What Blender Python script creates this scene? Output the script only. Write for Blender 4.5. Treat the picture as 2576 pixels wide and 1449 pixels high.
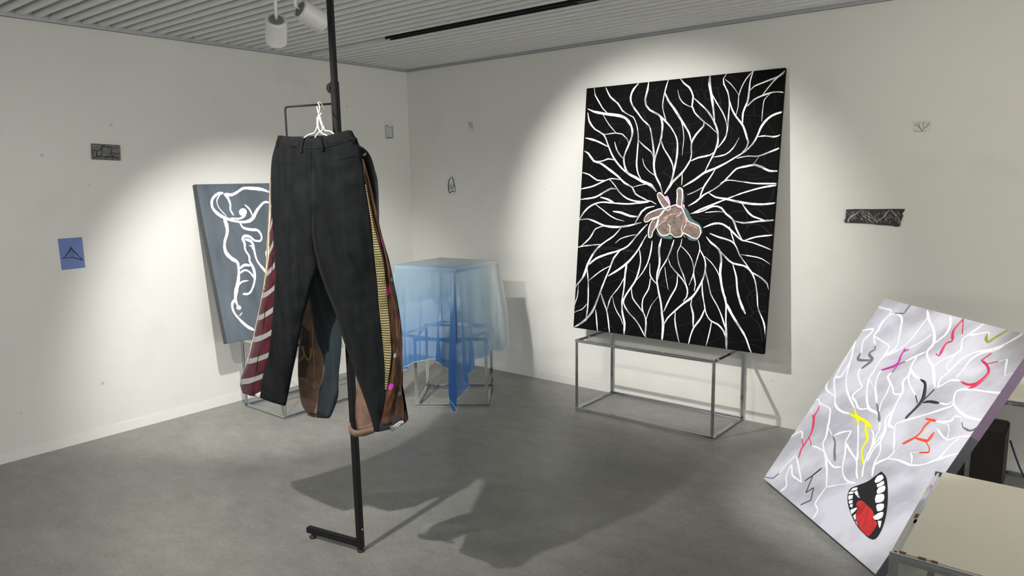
import bpy, bmesh, math, random
import numpy as np
from mathutils import Vector, Matrix, noise
for o in list(bpy.data.objects): bpy.data.objects.remove(o)
S = bpy.context.scene; COL = S.collection
random.seed(4)
PI = math.pi
# ------------------------------------------------------------------ camera
FPX = 1824.62; YAW, PITCH, ROLL = 2.2532231526, 0.1507281073, -0.0144053602
CAM = Vector((4.84056620, -4.53491641, 1.6)); HC = 2.54
FW = Vector((math.cos(PITCH)*math.cos(YAW), math.cos(PITCH)*math.sin(YAW), -math.sin(PITCH)))
r0 = Vector((math.sin(YAW), -math.cos(YAW), 0)); u0 = r0.cross(FW)
RT = math.cos(ROLL)*r0 + math.sin(ROLL)*u0; UP = -math.sin(ROLL)*r0 + math.cos(ROLL)*u0
cd = bpy.data.cameras.new('camera'); co = bpy.data.objects.new('camera', cd); COL.objects.link(co)
cd.sensor_width = 36; cd.lens = FPX/2576*36; cd.clip_start = .02
M = Matrix((RT, UP, -FW)).transposed().to_4x4(); M.translation = CAM; co.matrix_world = M
S.camera = co
def ray(x, y): return FW + RT*((x-1288)/FPX) - UP*((y-724.5)/FPX)
def onplane(x, y, n, c):
    d = ray(x, y); n = Vector(n); return CAM + d*((c - CAM.dot(n))/d.dot(n))
# ------------------------------------------------------------------ world, lights, exposure
w = bpy.data.worlds.new('world'); S.world = w; w.use_nodes = True
w.node_tree.nodes['Background'].inputs[0].default_value = (1, .985, .93, 1)
w.node_tree.nodes['Background'].inputs[1].default_value = 4.9
S.view_settings.view_transform = 'Standard'; S.view_settings.look = 'None'
S.view_settings.exposure = 0; S.view_settings.gamma = 1; S.view_settings.use_curve_mapping = False
def spot(name, loc, aim, power, angle, blend, col=(1, .985, .95), radius=.025):
    l = bpy.data.lights.new(name, 'SPOT'); l.energy = power; l.spot_size = math.radians(angle); l.spot_blend = blend
    l.color = col; l.shadow_soft_size = radius
    o = bpy.data.objects.new(name, l); COL.objects.link(o); o.location = loc
    o.rotation_euler = (Vector(aim)-Vector(loc)).to_track_quat('-Z', 'Y').to_euler(); return o
SP1 = Vector((1.97, -2.61, 2.25)); AIM1 = Vector((0, -1.42, .32))
SP2 = Vector((2.12, -2.53, 2.30)); AIM2 = Vector((2.42, 0, 1.2))
spot('spot_light_left_wall', SP1+(AIM1-SP1).normalized()*.09, AIM1, 230, 69, .65)
spot('spot_light_right_wall', SP2+(AIM2-SP2).normalized()*.09, AIM2, 300, 60, .6)
spot('spot_light_floor', (2.62, -3.9, 2.42), (1.62, -1.8, 0), 200, 80, .9, (1, .975, .92))
spot('spot_light_canvas', (2.9, -2.6, 2.45), (4.05, -.98, .45), 270, 34, .6, (.95, .97, 1))
spot('fill_light_front_left', (1.5, -4.3, 2.46), (.9, -2.9, 0), 50, 125, 1, (1, .985, .95), .05)  # unseen fill lamp, added to lift the floor and low left wall
spot('fill_light_right_corner', (4.3, -2.3, 2.46), (4.75, -.2, .9), 40, 120, 1, (1, .92, .74), .04)  # unseen warm fill, added to brighten the far right wall and table
# ------------------------------------------------------------------ materials
def mat(name, rgb=(.5, .5, .5), rough=.6, metal=0, spec=.5, var=0, vscale=8, bump=0, bscale=60, stretch=None, col2=None, detail=4, lo=.3, hi=.7, coords='Object', sheen=0, coat=0):
    m = bpy.data.materials.new(name); m.use_nodes = True; nt = m.node_tree; N = nt.nodes; L = nt.links
    b = N['Principled BSDF']; b.inputs['Base Color'].default_value = (*rgb, 1); b.inputs['Roughness'].default_value = rough
    b.inputs['Metallic'].default_value = metal; b.inputs['Specular IOR Level'].default_value = spec
    if sheen: b.inputs['Sheen Weight'].default_value = sheen; b.inputs['Sheen Roughness'].default_value = .4
    if coat: b.inputs['Coat Weight'].default_value = coat
    tc = N.new('ShaderNodeTexCoord'); mp = N.new('ShaderNodeMapping'); L.new(tc.outputs[coords], mp.inputs[0])
    if stretch: mp.inputs['Scale'].default_value = stretch
    if var or col2:
        nz = N.new('ShaderNodeTexNoise'); nz.inputs['Scale'].default_value = vscale; nz.inputs['Detail'].default_value = detail
        L.new(mp.outputs[0], nz.inputs[0])
        r = N.new('ShaderNodeValToRGB'); L.new(nz.outputs[0], r.inputs[0])
        c2 = col2 or tuple(c*(1-var) for c in rgb); c1 = rgb if col2 else tuple(min(1, c*(1+var)) for c in rgb)
        r.color_ramp.elements[0].position = lo; r.color_ramp.elements[1].position = hi
        r.color_ramp.elements[0].color = (*c2, 1); r.color_ramp.elements[1].color = (*c1, 1)
        L.new(r.outputs[0], b.inputs['Base Color'])
    if bump:
        n2 = N.new('ShaderNodeTexNoise'); n2.inputs['Scale'].default_value = bscale; n2.inputs['Detail'].default_value = 5
        L.new(mp.outputs[0], n2.inputs[0]); bp = N.new('ShaderNodeBump'); bp.inputs['Strength'].default_value = bump; bp.inputs['Distance'].default_value = .004
        L.new(n2.outputs[0], bp.inputs['Height']); L.new(bp.outputs[0], b.inputs['Normal'])
    return m
def sr(*c):  # sRGB 0..255 to linear
    return tuple(((x/255+.055)/1.055)**2.4 if x > 10 else x/255/12.92 for x in c)
M_WALL = mat('wall_paint', (.64, .635, .60), .75, var=.015, vscale=1.2, bump=.12, bscale=220, spec=.3)
def add_specks(m):
    nt = m.node_tree; N = nt.nodes; L = nt.links; b = N['Principled BSDF']; src = b.inputs['Base Color'].links[0].from_socket; tc = N.new('ShaderNodeTexCoord')
    v = N.new('ShaderNodeTexVoronoi'); v.inputs['Scale'].default_value = 3.1; L.new(tc.outputs['Object'], v.inputs[0])
    nz = N.new('ShaderNodeTexNoise'); nz.inputs['Scale'].default_value = 40; L.new(tc.outputs['Object'], nz.inputs[0])
    ad = N.new('ShaderNodeMath'); ad.operation = 'MULTIPLY_ADD'; ad.inputs[1].default_value = .05; L.new(nz.outputs[0], ad.inputs[0]); L.new(v.outputs[0], ad.inputs[2])
    r = N.new('ShaderNodeValToRGB'); r.color_ramp.elements[0].position = .045; r.color_ramp.elements[1].position = .062; r.color_ramp.elements[0].color = (.72, .72, .72, 1); r.color_ramp.elements[1].color = (1, 1, 1, 1); L.new(ad.outputs[0], r.inputs[0])
    n3 = N.new('ShaderNodeTexNoise'); n3.inputs['Scale'].default_value = 2.2; n3.inputs['Detail'].default_value = 6; L.new(tc.outputs['Object'], n3.inputs[0])
    r3 = N.new('ShaderNodeValToRGB'); r3.color_ramp.elements[0].position = .28; r3.color_ramp.elements[1].position = .42; r3.color_ramp.elements[0].color = (.95, .95, .94, 1); r3.color_ramp.elements[1].color = (1, 1, 1, 1); L.new(n3.outputs[0], r3.inputs[0])
    for q in (r, r3):
        x = N.new('ShaderNodeMix'); x.data_type = 'RGBA'; x.blend_type = 'MULTIPLY'; x.inputs[0].default_value = 1; L.new(src, x.inputs[6]); L.new(q.outputs[0], x.inputs[7]); src = x.outputs[2]
    L.new(src, b.inputs['Base Color'])
add_specks(M_WALL)
M_DARKW = mat('dark_wall_paint', (.10, .10, .095), .8)  # unseen walls made dark to deepen the reflections in the chrome
M_BASE = mat('baseboard_paint', (.68, .68, .65), .45)
M_SLAT = mat('slat_paint', (.70, .70, .69), .5, var=.04, vscale=3, stretch=(.3, 6, 6))
M_PLEN = mat('plenum_dark', (.02, .02, .02), .9)
M_TRIM = mat('trim_metal', (.42, .45, .46), .4, metal=.3)
M_BLK = mat('black_powder_coat', (.007, .007, .0075), .5, spec=.3, bump=.05, bscale=300)
M_BLKR = mat('black_plastic', (.01, .01, .01), .55)
M_CHR = mat('chrome', (.60, .62, .64), .06, metal=1, bump=.03, bscale=14)
M_WIRE = mat('white_coated_wire', (.9, .9, .9), .35)
M_LAMP = mat('lamp_white', (.62, .62, .60), .4)
M_LDARK = mat('lamp_grille', (.2, .2, .2), .5)
M_LENS = bpy.data.materials.new('lamp_lens'); M_LENS.use_nodes = True
_b = M_LENS.node_tree.nodes['Principled BSDF']; _b.inputs['Emission Color'].default_value = (1, .96, .88, 1); _b.inputs['Emission Strength'].default_value = 12
def floor_mat():
    m = bpy.data.materials.new('polished_concrete'); m.use_nodes = True; nt = m.node_tree; N = nt.nodes; L = nt.links
    b = N['Principled BSDF']; tc = N.new('ShaderNodeTexCoord')
    def nz(scale, det, rough=.6, st=(1, 1, 1), dist=0):
        mp = N.new('ShaderNodeMapping'); mp.inputs['Scale'].default_value = st; L.new(tc.outputs['Object'], mp.inputs[0])
        n = N.new('ShaderNodeTexNoise'); n.inputs['Scale'].default_value = scale; n.inputs['Detail'].default_value = det
        n.inputs['Roughness'].default_value = rough; n.inputs['Distortion'].default_value = dist; L.new(mp.outputs[0], n.inputs[0]); return n
    def ramp(src, a, ca, bb, cb):
        r = N.new('ShaderNodeValToRGB'); e = r.color_ramp.elements; e[0].position = a; e[1].position = bb
        e[0].color = (*ca, 1); e[1].color = (*cb, 1); L.new(src, r.inputs[0]); return r
    def mix(kind, f, a, bsrc):
        x = N.new('ShaderNodeMix'); x.data_type = 'RGBA'; x.blend_type = kind; x.inputs[0].default_value = f
        L.new(a, x.inputs[6]); L.new(bsrc, x.inputs[7]); return x
    big = ramp(nz(1.1, 5, .55, dist=.6).outputs[0], .3, (.215, .212, .197), .72, (.30, .296, .276))
    mid = ramp(nz(6, 6, .7, (1, 1.7, 1)).outputs[0], .3, (.80, .79, .77), .7, (1.08, 1.08, 1.08))
    fine = ramp(nz(55, 4, .7).outputs[0], .35, (.86, .86, .86), .65, (1.06, 1.06, 1.06))
    scr = ramp(nz(26, 3, .5, (1, 5, 1), 1.2).outputs[0], .27, (.55, .55, .56), .33, (1, 1, 1))
    x = mix('MULTIPLY', 1, big.outputs[0], mid.outputs[0]); x = mix('MULTIPLY', 1, x.outputs[2], fine.outputs[0]); x = mix('MULTIPLY', .55, x.outputs[2], scr.outputs[0])
    L.new(x.outputs[2], b.inputs['Base Color'])
    rr = N.new('ShaderNodeMapRange'); rr.inputs[3].default_value = .30; rr.inputs[4].default_value = .52; L.new(nz(3, 5, .7).outputs[0], rr.inputs[0]); L.new(rr.outputs[0], b.inputs['Roughness'])
    b.inputs['Specular IOR Level'].default_value = .45
    bp = N.new('ShaderNodeBump'); bp.inputs['Strength'].default_value = .06; bp.inputs['Distance'].default_value = .003
    L.new(nz(90, 4, .7).outputs[0], bp.inputs['Height']); L.new(bp.outputs[0], b.inputs['Normal'])
    return m
# ------------------------------------------------------------------ mesh helpers
def link(name, me, m=None, parent=None, smooth=False):
    o = bpy.data.objects.new(name, me); COL.objects.link(o)
    for x in (m if isinstance(m, (list, tuple)) else [m]):
        if x: me.materials.append(x)
    if smooth:
        for p in me.polygons: p.use_smooth = True
    if parent:
        o.parent = parent
        if isinstance(parent, bpy.types.Object): o.matrix_parent_inverse = parent.matrix_basis.inverted()
    return o
def obj(name, bm, m, parent=None, smooth=False):
    me = bpy.data.meshes.new(name); bm.normal_update(); bm.to_mesh(me); bm.free(); return link(name, me, m, parent, smooth)
def tag(o, label, cat, group=None):
    o['label'] = label; o['category'] = cat
    if group: o['group'] = group
    return o
def empty(name, loc, label, cat, group=None):
    o = bpy.data.objects.new(name, None); COL.objects.link(o); o.location = loc; o.empty_display_size = .1
    return tag(o, label, cat, group)
def struct(name, bm, m, smooth=False):
    o = obj(name, bm, m, None, smooth); o['kind'] = 'structure'; return o
def box(bm, lo, hi, bev=0):
    vs = [bm.verts.new((x, y, z)) for x in (lo[0], hi[0]) for y in (lo[1], hi[1]) for z in (lo[2], hi[2])]
    q = [(0, 1, 3, 2), (4, 6, 7, 5), (0, 4, 5, 1), (2, 3, 7, 6), (0, 2, 6, 4), (1, 5, 7, 3)]
    fs = [bm.faces.new([vs[i] for i in f]) for f in q]
    if bev:
        es = {e for f in fs for e in f.edges}; bmesh.ops.bevel(bm, geom=list(es), offset=bev, segments=2, affect='EDGES')
    return vs
def bar(bm, a, b, w, h=None, bev=0, up=(0, 0, 1), ext=0):
    """square bar from a to b"""
    a = Vector(a); b = Vector(b); d = (b-a).normalized(); h = h or w; a = a-d*ext; b = b+d*ext
    u = Vector(up)
    if abs(u.dot(d)) > .95: u = Vector((1, 0, 0))
    s = d.cross(u).normalized(); u = s.cross(d).normalized()
    vs = [bm.verts.new(p + s*(i*w/2) + u*(j*h/2)) for p in (a, b) for i, j in ((-1, -1), (1, -1), (1, 1), (-1, 1))]
    q = [(0, 3, 2, 1), (4, 5, 6, 7), (0, 1, 5, 4), (1, 2, 6, 5), (2, 3, 7, 6), (3, 0, 4, 7)]
    fs = [bm.faces.new([vs[i] for i in f]) for f in q]
    if bev:
        es = [e for e in {e for f in fs for e in f.edges} if abs((e.verts[0].co-e.verts[1].co).normalized().dot(d)) > .9]
        bmesh.ops.bevel(bm, geom=es, offset=bev, segments=4, affect='EDGES')
def tube(bm, pts, rad, seg=10, cap=True):
    pts = [Vector(p) for p in pts]; rings = []; t0 = (pts[1]-pts[0]).normalized()
    n = t0.orthogonal().normalized()
    for i, p in enumerate(pts):
        t = (pts[min(i+1, len(pts)-1)]-pts[max(i-1, 0)]).normalized(); n = (n - t*n.dot(t)).normalized(); bi = t.cross(n)
        r = rad[i] if isinstance(rad, (list, tuple)) else rad
        rings.append([bm.verts.new(p + (n*math.cos(a)+bi*math.sin(a))*r) for a in [2*PI*k/seg for k in range(seg)]])
    for A, B in zip(rings, rings[1:]):
        for k in range(seg): bm.faces.new((A[k], A[(k+1) % seg], B[(k+1) % seg], B[k]))
    if cap: bm.faces.new(rings[0][::-1]); bm.faces.new(rings[-1])
def lathe(bm, org, axis, prof, seg=32):
    """prof: (distance along axis, radius)"""
    org = Vector(org); ax = Vector(axis).normalized(); n = ax.orthogonal().normalized(); b = ax.cross(n); R = []
    for d, r in prof:
        R.append([bm.verts.new(org+ax*d+(n*math.cos(a)+b*math.sin(a))*max(r, 1e-4)) for a in [2*PI*k/seg for k in range(seg)]])
    for A, B in zip(R, R[1:]):
        for k in range(seg): bm.faces.new((A[k], A[(k+1) % seg], B[(k+1) % seg], B[k]))
    bm.faces.new(R[0][::-1]); bm.faces.new(R[-1])
def smoothline(pts, step=5.):
    """Catmull-Rom through the points"""
    if len(pts) < 3: return [tuple(p) for p in pts]
    P = [np.array(p[:2], float) for p in pts]; P = [2*P[0]-P[1]]+P+[2*P[-1]-P[-2]]; out = []
    for i in range(1, len(P)-2):
        n = max(1, int(np.linalg.norm(P[i+1]-P[i])/step))
        for k in range(n):
            t = k/n; a, b, c, d = P[i-1:i+3]
            out.append(tuple(.5*((2*b)+(-a+c)*t+(2*a-5*b+4*c-d)*t*t+(-a+3*b-3*c+d)*t**3)))
    out.append(tuple(P[-2])); return out
# ------------------------------------------------------------------ the room
bm = bmesh.new(); box(bm, (-.3, -7.5, -.1), (8, .3, 0)); struct('floor', bm, floor_mat())
bm = bmesh.new(); box(bm, (-.2, -7.5, 0), (0, .2, 2.8)); struct('wall_left', bm, M_WALL)
bm = bmesh.new(); box(bm, (-.001, 0, 0), (8, .2, 2.8)); struct('wall_right', bm, M_WALL)
bm = bmesh.new(); box(bm, (0, -7.5, 0), (.005, 0, .062)); struct('baseboard_left', bm, M_BASE)
bm = bmesh.new()
for i in range(5):
    x0 = 1.45*i+.005; box(bm, (x0+.0008, -.005, 0), (x0+1.45-.0008, 0, .068))
struct('baseboard_right', bm, M_BASE)
# unseen sides of the room: parapets and lintels, openings sized to shape the light
for nm, lo, hi in (('wall_back', (-.2, -7.6, 0), (8, -7.5, .9)), ('wall_back.001', (-.2, -7.6, 1.5), (8, -7.5, 2.8)), ('wall_side', (8, -7.6, 0), (8.1, .2, .5)), ('wall_side.001', (8, -7.6, 2.3), (8.1, .2, 2.8)),
                   ('wall_back.002', (3.6, -7.6, .9), (4.6, -7.5, 2.1)), ('wall_side.002', (8, -4.2, .5), (8.1, -3.2, 2.3)), ('wall_back.003', (7.4, -7.6, .9), (8.1, -7.5, 2.1))):
    bm = bmesh.new(); box(bm, lo, hi); struct(nm, bm, M_DARKW)
# slatted ceiling: white channels along x under a dark plenum
bm = bmesh.new(); box(bm, (-.2, -7.5, 2.72), (8, .2, 2.8)); nplen = len(bm.faces); k = 0
y = -.045
rs = random.Random(2)
while y > -7.4:
    if not (-1.09 < y < -1.015):
        xs = [.012] + ([1.9+.085*((k*5) % 9)] if k % 3 else []) + ([3.2+.09*((k*4) % 7)] if k % 2 else []) + [8]
        for a, b in zip(xs, xs[1:]):
            dz = rs.uniform(0, .0025)
            box(bm, (a+.0012, y-.017, HC+.004+dz), (b-.0012, y+.017, HC+.07+dz))
    k += 1; y -= .0855
for x in (.6, 2.4, 4.2): box(bm, (x, -7.4, HC+.074), (x+.03, -.02, HC+.095))
bm.faces.ensure_lookup_table()
for f in bm.faces[nplen:]: f.material_index = 1
struct('ceiling', bm, [M_PLEN, M_SLAT])
bm = bmesh.new(); box(bm, (0, -7.5, HC-.012), (.012, 0, HC+.05)); box(bm, (0, -7.5, HC-.012), (.022, 0, HC-.008)); struct('trim_1', bm, M_TRIM)
bm = bmesh.new(); box(bm, (.012, -.012, HC-.012), (8, 0, HC+.05)); box(bm, (.012, -.022, HC-.012), (8, 0, HC-.008)); struct('trim_2', bm, M_TRIM)
bm = bmesh.new()
box(bm, (.95, -1.078, HC+.004), (5, -1.072, HC+.05)); box(bm, (.95, -1.032, HC+.004), (5, -1.026, HC+.05)); box(bm, (.95, -1.072, HC+.04), (5, -1.032, HC+.05))
box(bm, (2.5, -1.068, HC+.006), (2.75, -1.036, HC+.03), .003)
tag(obj('lighting_track', bm, M_BLK), 'long black lighting track recessed between white ceiling slats', 'lighting track')
# ------------------------------------------------------------------ cube frames
def frame(label, corners, z0, z1, group=None, cat='frame', t=.021):
    """corners: four (x, y) of the tube centres, in order round the frame"""
    cx = sum(c[0] for c in corners)/4; cy = sum(c[1] for c in corners)/4
    root = empty('chrome_frame', (cx, cy, z0), label, cat, group); h = t/2
    for i, (x, y) in enumerate(corners):
        x2, y2 = corners[(i+1) % 4]; A = Vector((x, y, 0)); B = Vector((x2, y2, 0)); d = (B-A).normalized()
        bm = bmesh.new(); bar(bm, (x, y, z0+t), (x, y, z1-t), t, bev=.0085, up=d); obj('leg', bm, M_CHR, root, True)
        for z in (z0+h, z1-h):
            bm = bmesh.new(); bar(bm, A+Vector((0, 0, z)), B+Vector((0, 0, z)), t, bev=.0085, ext=h if (i % 2 == 0) else -h); obj('rail', bm, M_CHR, root, True)
    for o in root.children: flat(o)
    return root
def flat(o):
    o.data.set_sharp_from_angle(angle=math.radians(30)) if hasattr(o.data, 'set_sharp_from_angle') else None
i = .011
frame('low chrome frame under the large black painting', [(2.115, -.485), (3.105, -.485), (3.105, -.02), (2.115, -.02)], 0, .5)
frame('low chrome frame under the grey painting behind the trousers', [(.64, -1.83), (.64, -.86), (.16, -.86), (.16, -1.83)], 0, .5)
LO = [(1.168, -1.106), (1.569, -.81), (1.272, -.41), (.871, -.706)]
frame('lower chrome cube frame, standing on the floor below the blue cloth', LO, 0, .5)
TOP = [(1.025, -1.125), (1.53, -1.065), (1.47, -.565), (.965, -.625)]
frame('upper chrome cube frame covered by the sheer blue cloth', TOP, .501, 1.0)

# ------------------------------------------------------------------ sheer cloth, draped by a small position-based solver
def drape(top, boxes, over, zt, n=0.026, steps=260, seed=3):
    """square sheet laid over a cube frame. top: 4 corners (left, front, right, back) ; over = overhang (front-left side, front-right side, back-right side, back-left side)"""
    L,F,R,B=[np.array(q,float) for q in top]
    u=(R-F);U=np.linalg.norm(u);u/=U      # along front->right
    v=(L-F);V=np.linalg.norm(v);v/=V      # along front->left
    a0,a1=-over[0],U+over[2]              # u range: front-left side faces -u
    b0,b1=-over[1],V+over[3]
    m=.013
    seg=lambda a,b,c,d:np.concatenate([np.linspace(a,b,int((b-a)/n)+1),np.linspace(b,c,int((c-b)/n)+1)[1:],np.linspace(c,d,int((d-c)/n)+1)[1:]])
    gu=seg(a0,-m,U+m,a1);gv=seg(b0,-m,V+m,b1);nu=len(gu);nv=len(gv)
    G=np.stack(np.meshgrid(gu,gv,indexing='ij'),-1)
    GU=G[...,0].copy();GV=G[...,1].copy()
    su=np.interp(GV,[b0,0,V,b1],[.86,.93,1.12,1.15]);sv=np.interp(GU,[a0,0,U,a1],[.9,1.04,.98,.72])
    G[...,0]=np.where(GU<-m,-m+(GU+m)*su,GU);G[...,1]=np.where(GV<-m,-m+(GV+m)*sv,GV)
    X=np.zeros((nu,nv,3));X[...,:2]=F+G[...,:1]*u+G[...,1:]*v
    X[...,2]=zt+.004+0.012*np.random.RandomState(seed).rand(nu,nv)
    pin=(G[...,0]>-m-.001)&(G[...,0]<U+m+.001)&(G[...,1]>-m-.001)&(G[...,1]<V+m+.001)
    X[pin,2]=zt+.004; X0=X.copy()
    Vv=np.zeros_like(X);du=gu[1]-gu[0];dv=gv[1]-gv[0]
    def con(A,Bs,L0,k):
        d=X[Bs]-X[A];l=np.linalg.norm(d,axis=-1,keepdims=True);c=k*.5*(l-L0)/np.maximum(l,1e-9)*d
        X[A]+=c;X[Bs]-=c
    sl=slice
    cons=[]
    for s in (0,1):
        cons.append(((sl(s,nu-1,2),sl(None)),(sl(s+1,nu,2),sl(None)),du,1.))
        cons.append(((sl(None),sl(s,nv-1,2)),(sl(None),sl(s+1,nv,2)),dv,1.))
    dd=np.hypot(du,dv)
    for s in (0,1):
        m=(nu-1-s+1)//2
        cons.append(((sl(s,nu-1,2),sl(0,nv-1)),(sl(s+1,nu,2),sl(1,nv)),dd,.25))
        cons.append(((sl(s,nu-1,2),sl(1,nv)),(sl(s+1,nu,2),sl(0,nv-1)),dd,.25))
    # bending
    for s in (0,1,2,3):
        cons.append(((sl(s,nu-2,4),sl(None)),(sl(s+2,nu,4),sl(None)),2*du,.06))
        cons.append(((sl(None),sl(s,nv-2,4)),(sl(None),sl(s+2,nv,4)),2*dv,.06))
    cons=[(A,Bs,np.linalg.norm(G[Bs]-G[A],axis=-1,keepdims=True),k) for A,Bs,_,k in cons]
    def collide():
        for (c,ax,ay,hx,hy,z1) in boxes:
            p=X[...,:2]-c;x=p@ax;y=p@ay;z=X[...,2]
            px=hx-np.abs(x);py=hy-np.abs(y);pz=z1-z
            ins=(px>0)&(py>0)&(pz>0)
            mn=np.minimum(np.minimum(px,py),pz)
            mz=ins&(pz<=mn+1e-9);mx=ins&~mz&(px<=py);my=ins&~mz&~mx
            X[mz,2]=z1
            sx=np.where(x<0,-1,1);sy=np.where(y<0,-1,1)
            X[mx,:2]+=(px*sx)[mx][:,None]*ax
            X[my,:2]+=(py*sy)[my][:,None]*ay
            Vv[mz]*=.5
            Vv[mx]*=.9; Vv[my]*=.9
        X[...,2]=np.maximum(X[...,2],.012)
    dt=.012
    for it in range(steps):
        P=X.copy();Vv[...,2]-=9.8*dt;Vv*=.985;X+=Vv*dt
        for k in range(14):
            for c in cons:
                con(*c)
            X[pin]=X0[pin]
            if k%3==1: collide()
        collide();X[pin]=X0[pin]
        Vv=(X-P)/dt
        sp=np.linalg.norm(Vv,axis=-1,keepdims=True);Vv*=np.minimum(1,4/np.maximum(sp,1e-9))
    return X,G,(a0,a1,b0,b1,U,V)
def cbox(L,F,R,z,e=.006):
    L,F,R=map(lambda q:np.array(q,float),(L,F,R));u=R-F;U=np.linalg.norm(u);v=L-F;V=np.linalg.norm(v)
    return ((L+R)/2,u/U,v/V,U/2+e,V/2+e,z)

def cloth_mat():
    m = bpy.data.materials.new('sheer_dyed_cloth'); m.use_nodes = True; nt = m.node_tree; N = nt.nodes; L = nt.links
    b = N['Principled BSDF']; out = N['Material Output']; at = N.new('ShaderNodeAttribute'); at.attribute_name = 'dye'
    nz = N.new('ShaderNodeTexNoise'); tc = N.new('ShaderNodeTexCoord'); L.new(tc.outputs['Object'], nz.inputs[0]); nz.inputs['Scale'].default_value = 4
    ad = N.new('ShaderNodeMath'); ad.operation = 'MULTIPLY_ADD'; ad.inputs[1].default_value = .14; L.new(nz.outputs[0], ad.inputs[0]); L.new(at.outputs['Fac'], ad.inputs[2])
    r = N.new('ShaderNodeValToRGB'); L.new(ad.outputs[0], r.inputs[0]); e = r.color_ramp.elements
    e[0].position = .14; e[0].color = (.74, .77, .76, 1); e[1].position = 1; e[1].color = (.05, .19, .50, 1)
    for p_, c_ in ((.34, (.50, .66, .78, 1)), (.6, (.24, .46, .76, 1)), (.8, (.11, .31, .66, 1))):
        q = e.new(p_); q.color = c_
    L.new(r.outputs[0], b.inputs['Base Color']); b.inputs['Roughness'].default_value = .6; b.inputs['Specular IOR Level'].default_value = .2
    tl = N.new('ShaderNodeBsdfTranslucent'); L.new(r.outputs[0], tl.inputs[0])
    m1 = N.new('ShaderNodeMixShader'); m1.inputs[0].default_value = .5; L.new(b.outputs[0], m1.inputs[1]); L.new(tl.outputs[0], m1.inputs[2])
    tr = N.new('ShaderNodeBsdfTransparent'); rt = N.new('ShaderNodeMix'); rt.data_type = 'RGBA'; rt.inputs[0].default_value = .45
    rt.inputs[6].default_value = (1, 1, 1, 1); L.new(r.outputs[0], rt.inputs[7]); L.new(rt.outputs[2], tr.inputs[0])
    lw = N.new('ShaderNodeLayerWeight'); lw.inputs[0].default_value = .35
    mr = N.new('ShaderNodeMapRange'); mr.inputs[3].default_value = .47; mr.inputs[4].default_value = .04; L.new(lw.outputs['Facing'], mr.inputs[0])
    m2 = N.new('ShaderNodeMixShader'); L.new(mr.outputs[0], m2.inputs[0]); L.new(m1.outputs[0], m2.inputs[1]); L.new(tr.outputs[0], m2.inputs[2])
    L.new(m2.outputs[0], out.inputs[0]); return m
bx = [cbox(TOP[0], TOP[1], TOP[2], 1.007, .012), cbox(LO[0], LO[1], LO[2], .502, .014)]
X, G, inf = drape(TOP, bx, (.60, .60, .30, .3), 1.005, n=.018, steps=280)
a0, a1, b0, b1, U_, V_ = inf; nu, nv = X.shape[:2]
me = bpy.data.meshes.new('sheer_cloth')
idx = lambda i, j: i*nv+j
me.from_pydata([tuple(q) for q in X.reshape(-1, 3)], [], [(idx(i, j), idx(i+1, j), idx(i+1, j+1), idx(i, j+1)) for i in range(nu-1) for j in range(nv-1)])
at = me.attributes.new('dye', 'FLOAT', 'POINT')
un = (G[..., 0]-a0)/(a1-a0); vn = (G[..., 1]-b0)/(b1-b0)
dye = np.clip(1.02-.95*un**1.0-.42*vn-.05, 0, 1)
at.data.foreach_set('value', dye.reshape(-1).astype(float))
cl = link('sheer_cloth', me, cloth_mat(), None, True)
tag(cl, 'sheer white to blue dyed cloth draped over the stacked cube frames', 'cloth')
M_HEM = mat('cloth_hem_thread', (.45, .68, .92), .6)
hem = bmesh.new()
loop = [X[i, 0] for i in range(nu)]+[X[nu-1, j] for j in range(1, nv)]+[X[i, nv-1] for i in range(nu-2, -1, -1)]+[X[0, j] for j in range(nv-2, -1, -1)]
tube(hem, loop, .0016, 5); obj('rolled_hem', hem, M_HEM, cl, True)
# ------------------------------------------------------------------ painted boards
class Board:
    """a stretched canvas: O lower left corner of the face, U right, V up (unit), size w x h"""
    def __init__(s, O, U, V, w, h, t):
        s.O, s.U, s.V = Vector(O), Vector(U).normalized(), Vector(V).normalized()
        s.N = s.U.cross(s.V).normalized(); s.w, s.h, s.t = w, h, t
    def uv(s, x, y):
        P = onplane(x, y, s.N, s.N.dot(s.O))-s.O; return P.dot(s.U), P.dot(s.V)
    def at(s, u, v, d=0): return s.O+s.U*u+s.V*v+s.N*d
def board_bm(B, bev=.003):
    bm = bmesh.new(); vs = []
    for d in (-B.t, 0):
        for u, v in ((0, 0), (B.w, 0), (B.w, B.h), (0, B.h)): vs.append(bm.verts.new(B.at(u, v, d)))
    for f in ((3, 2, 1, 0), (4, 5, 6, 7), (0, 1, 5, 4), (1, 2, 6, 5), (2, 3, 7, 6), (3, 0, 4, 7)): bm.faces.new([vs[k] for k in f])
    bmesh.ops.bevel(bm, geom=list(bm.edges), offset=bev, segments=2, affect='EDGES'); return bm
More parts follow.
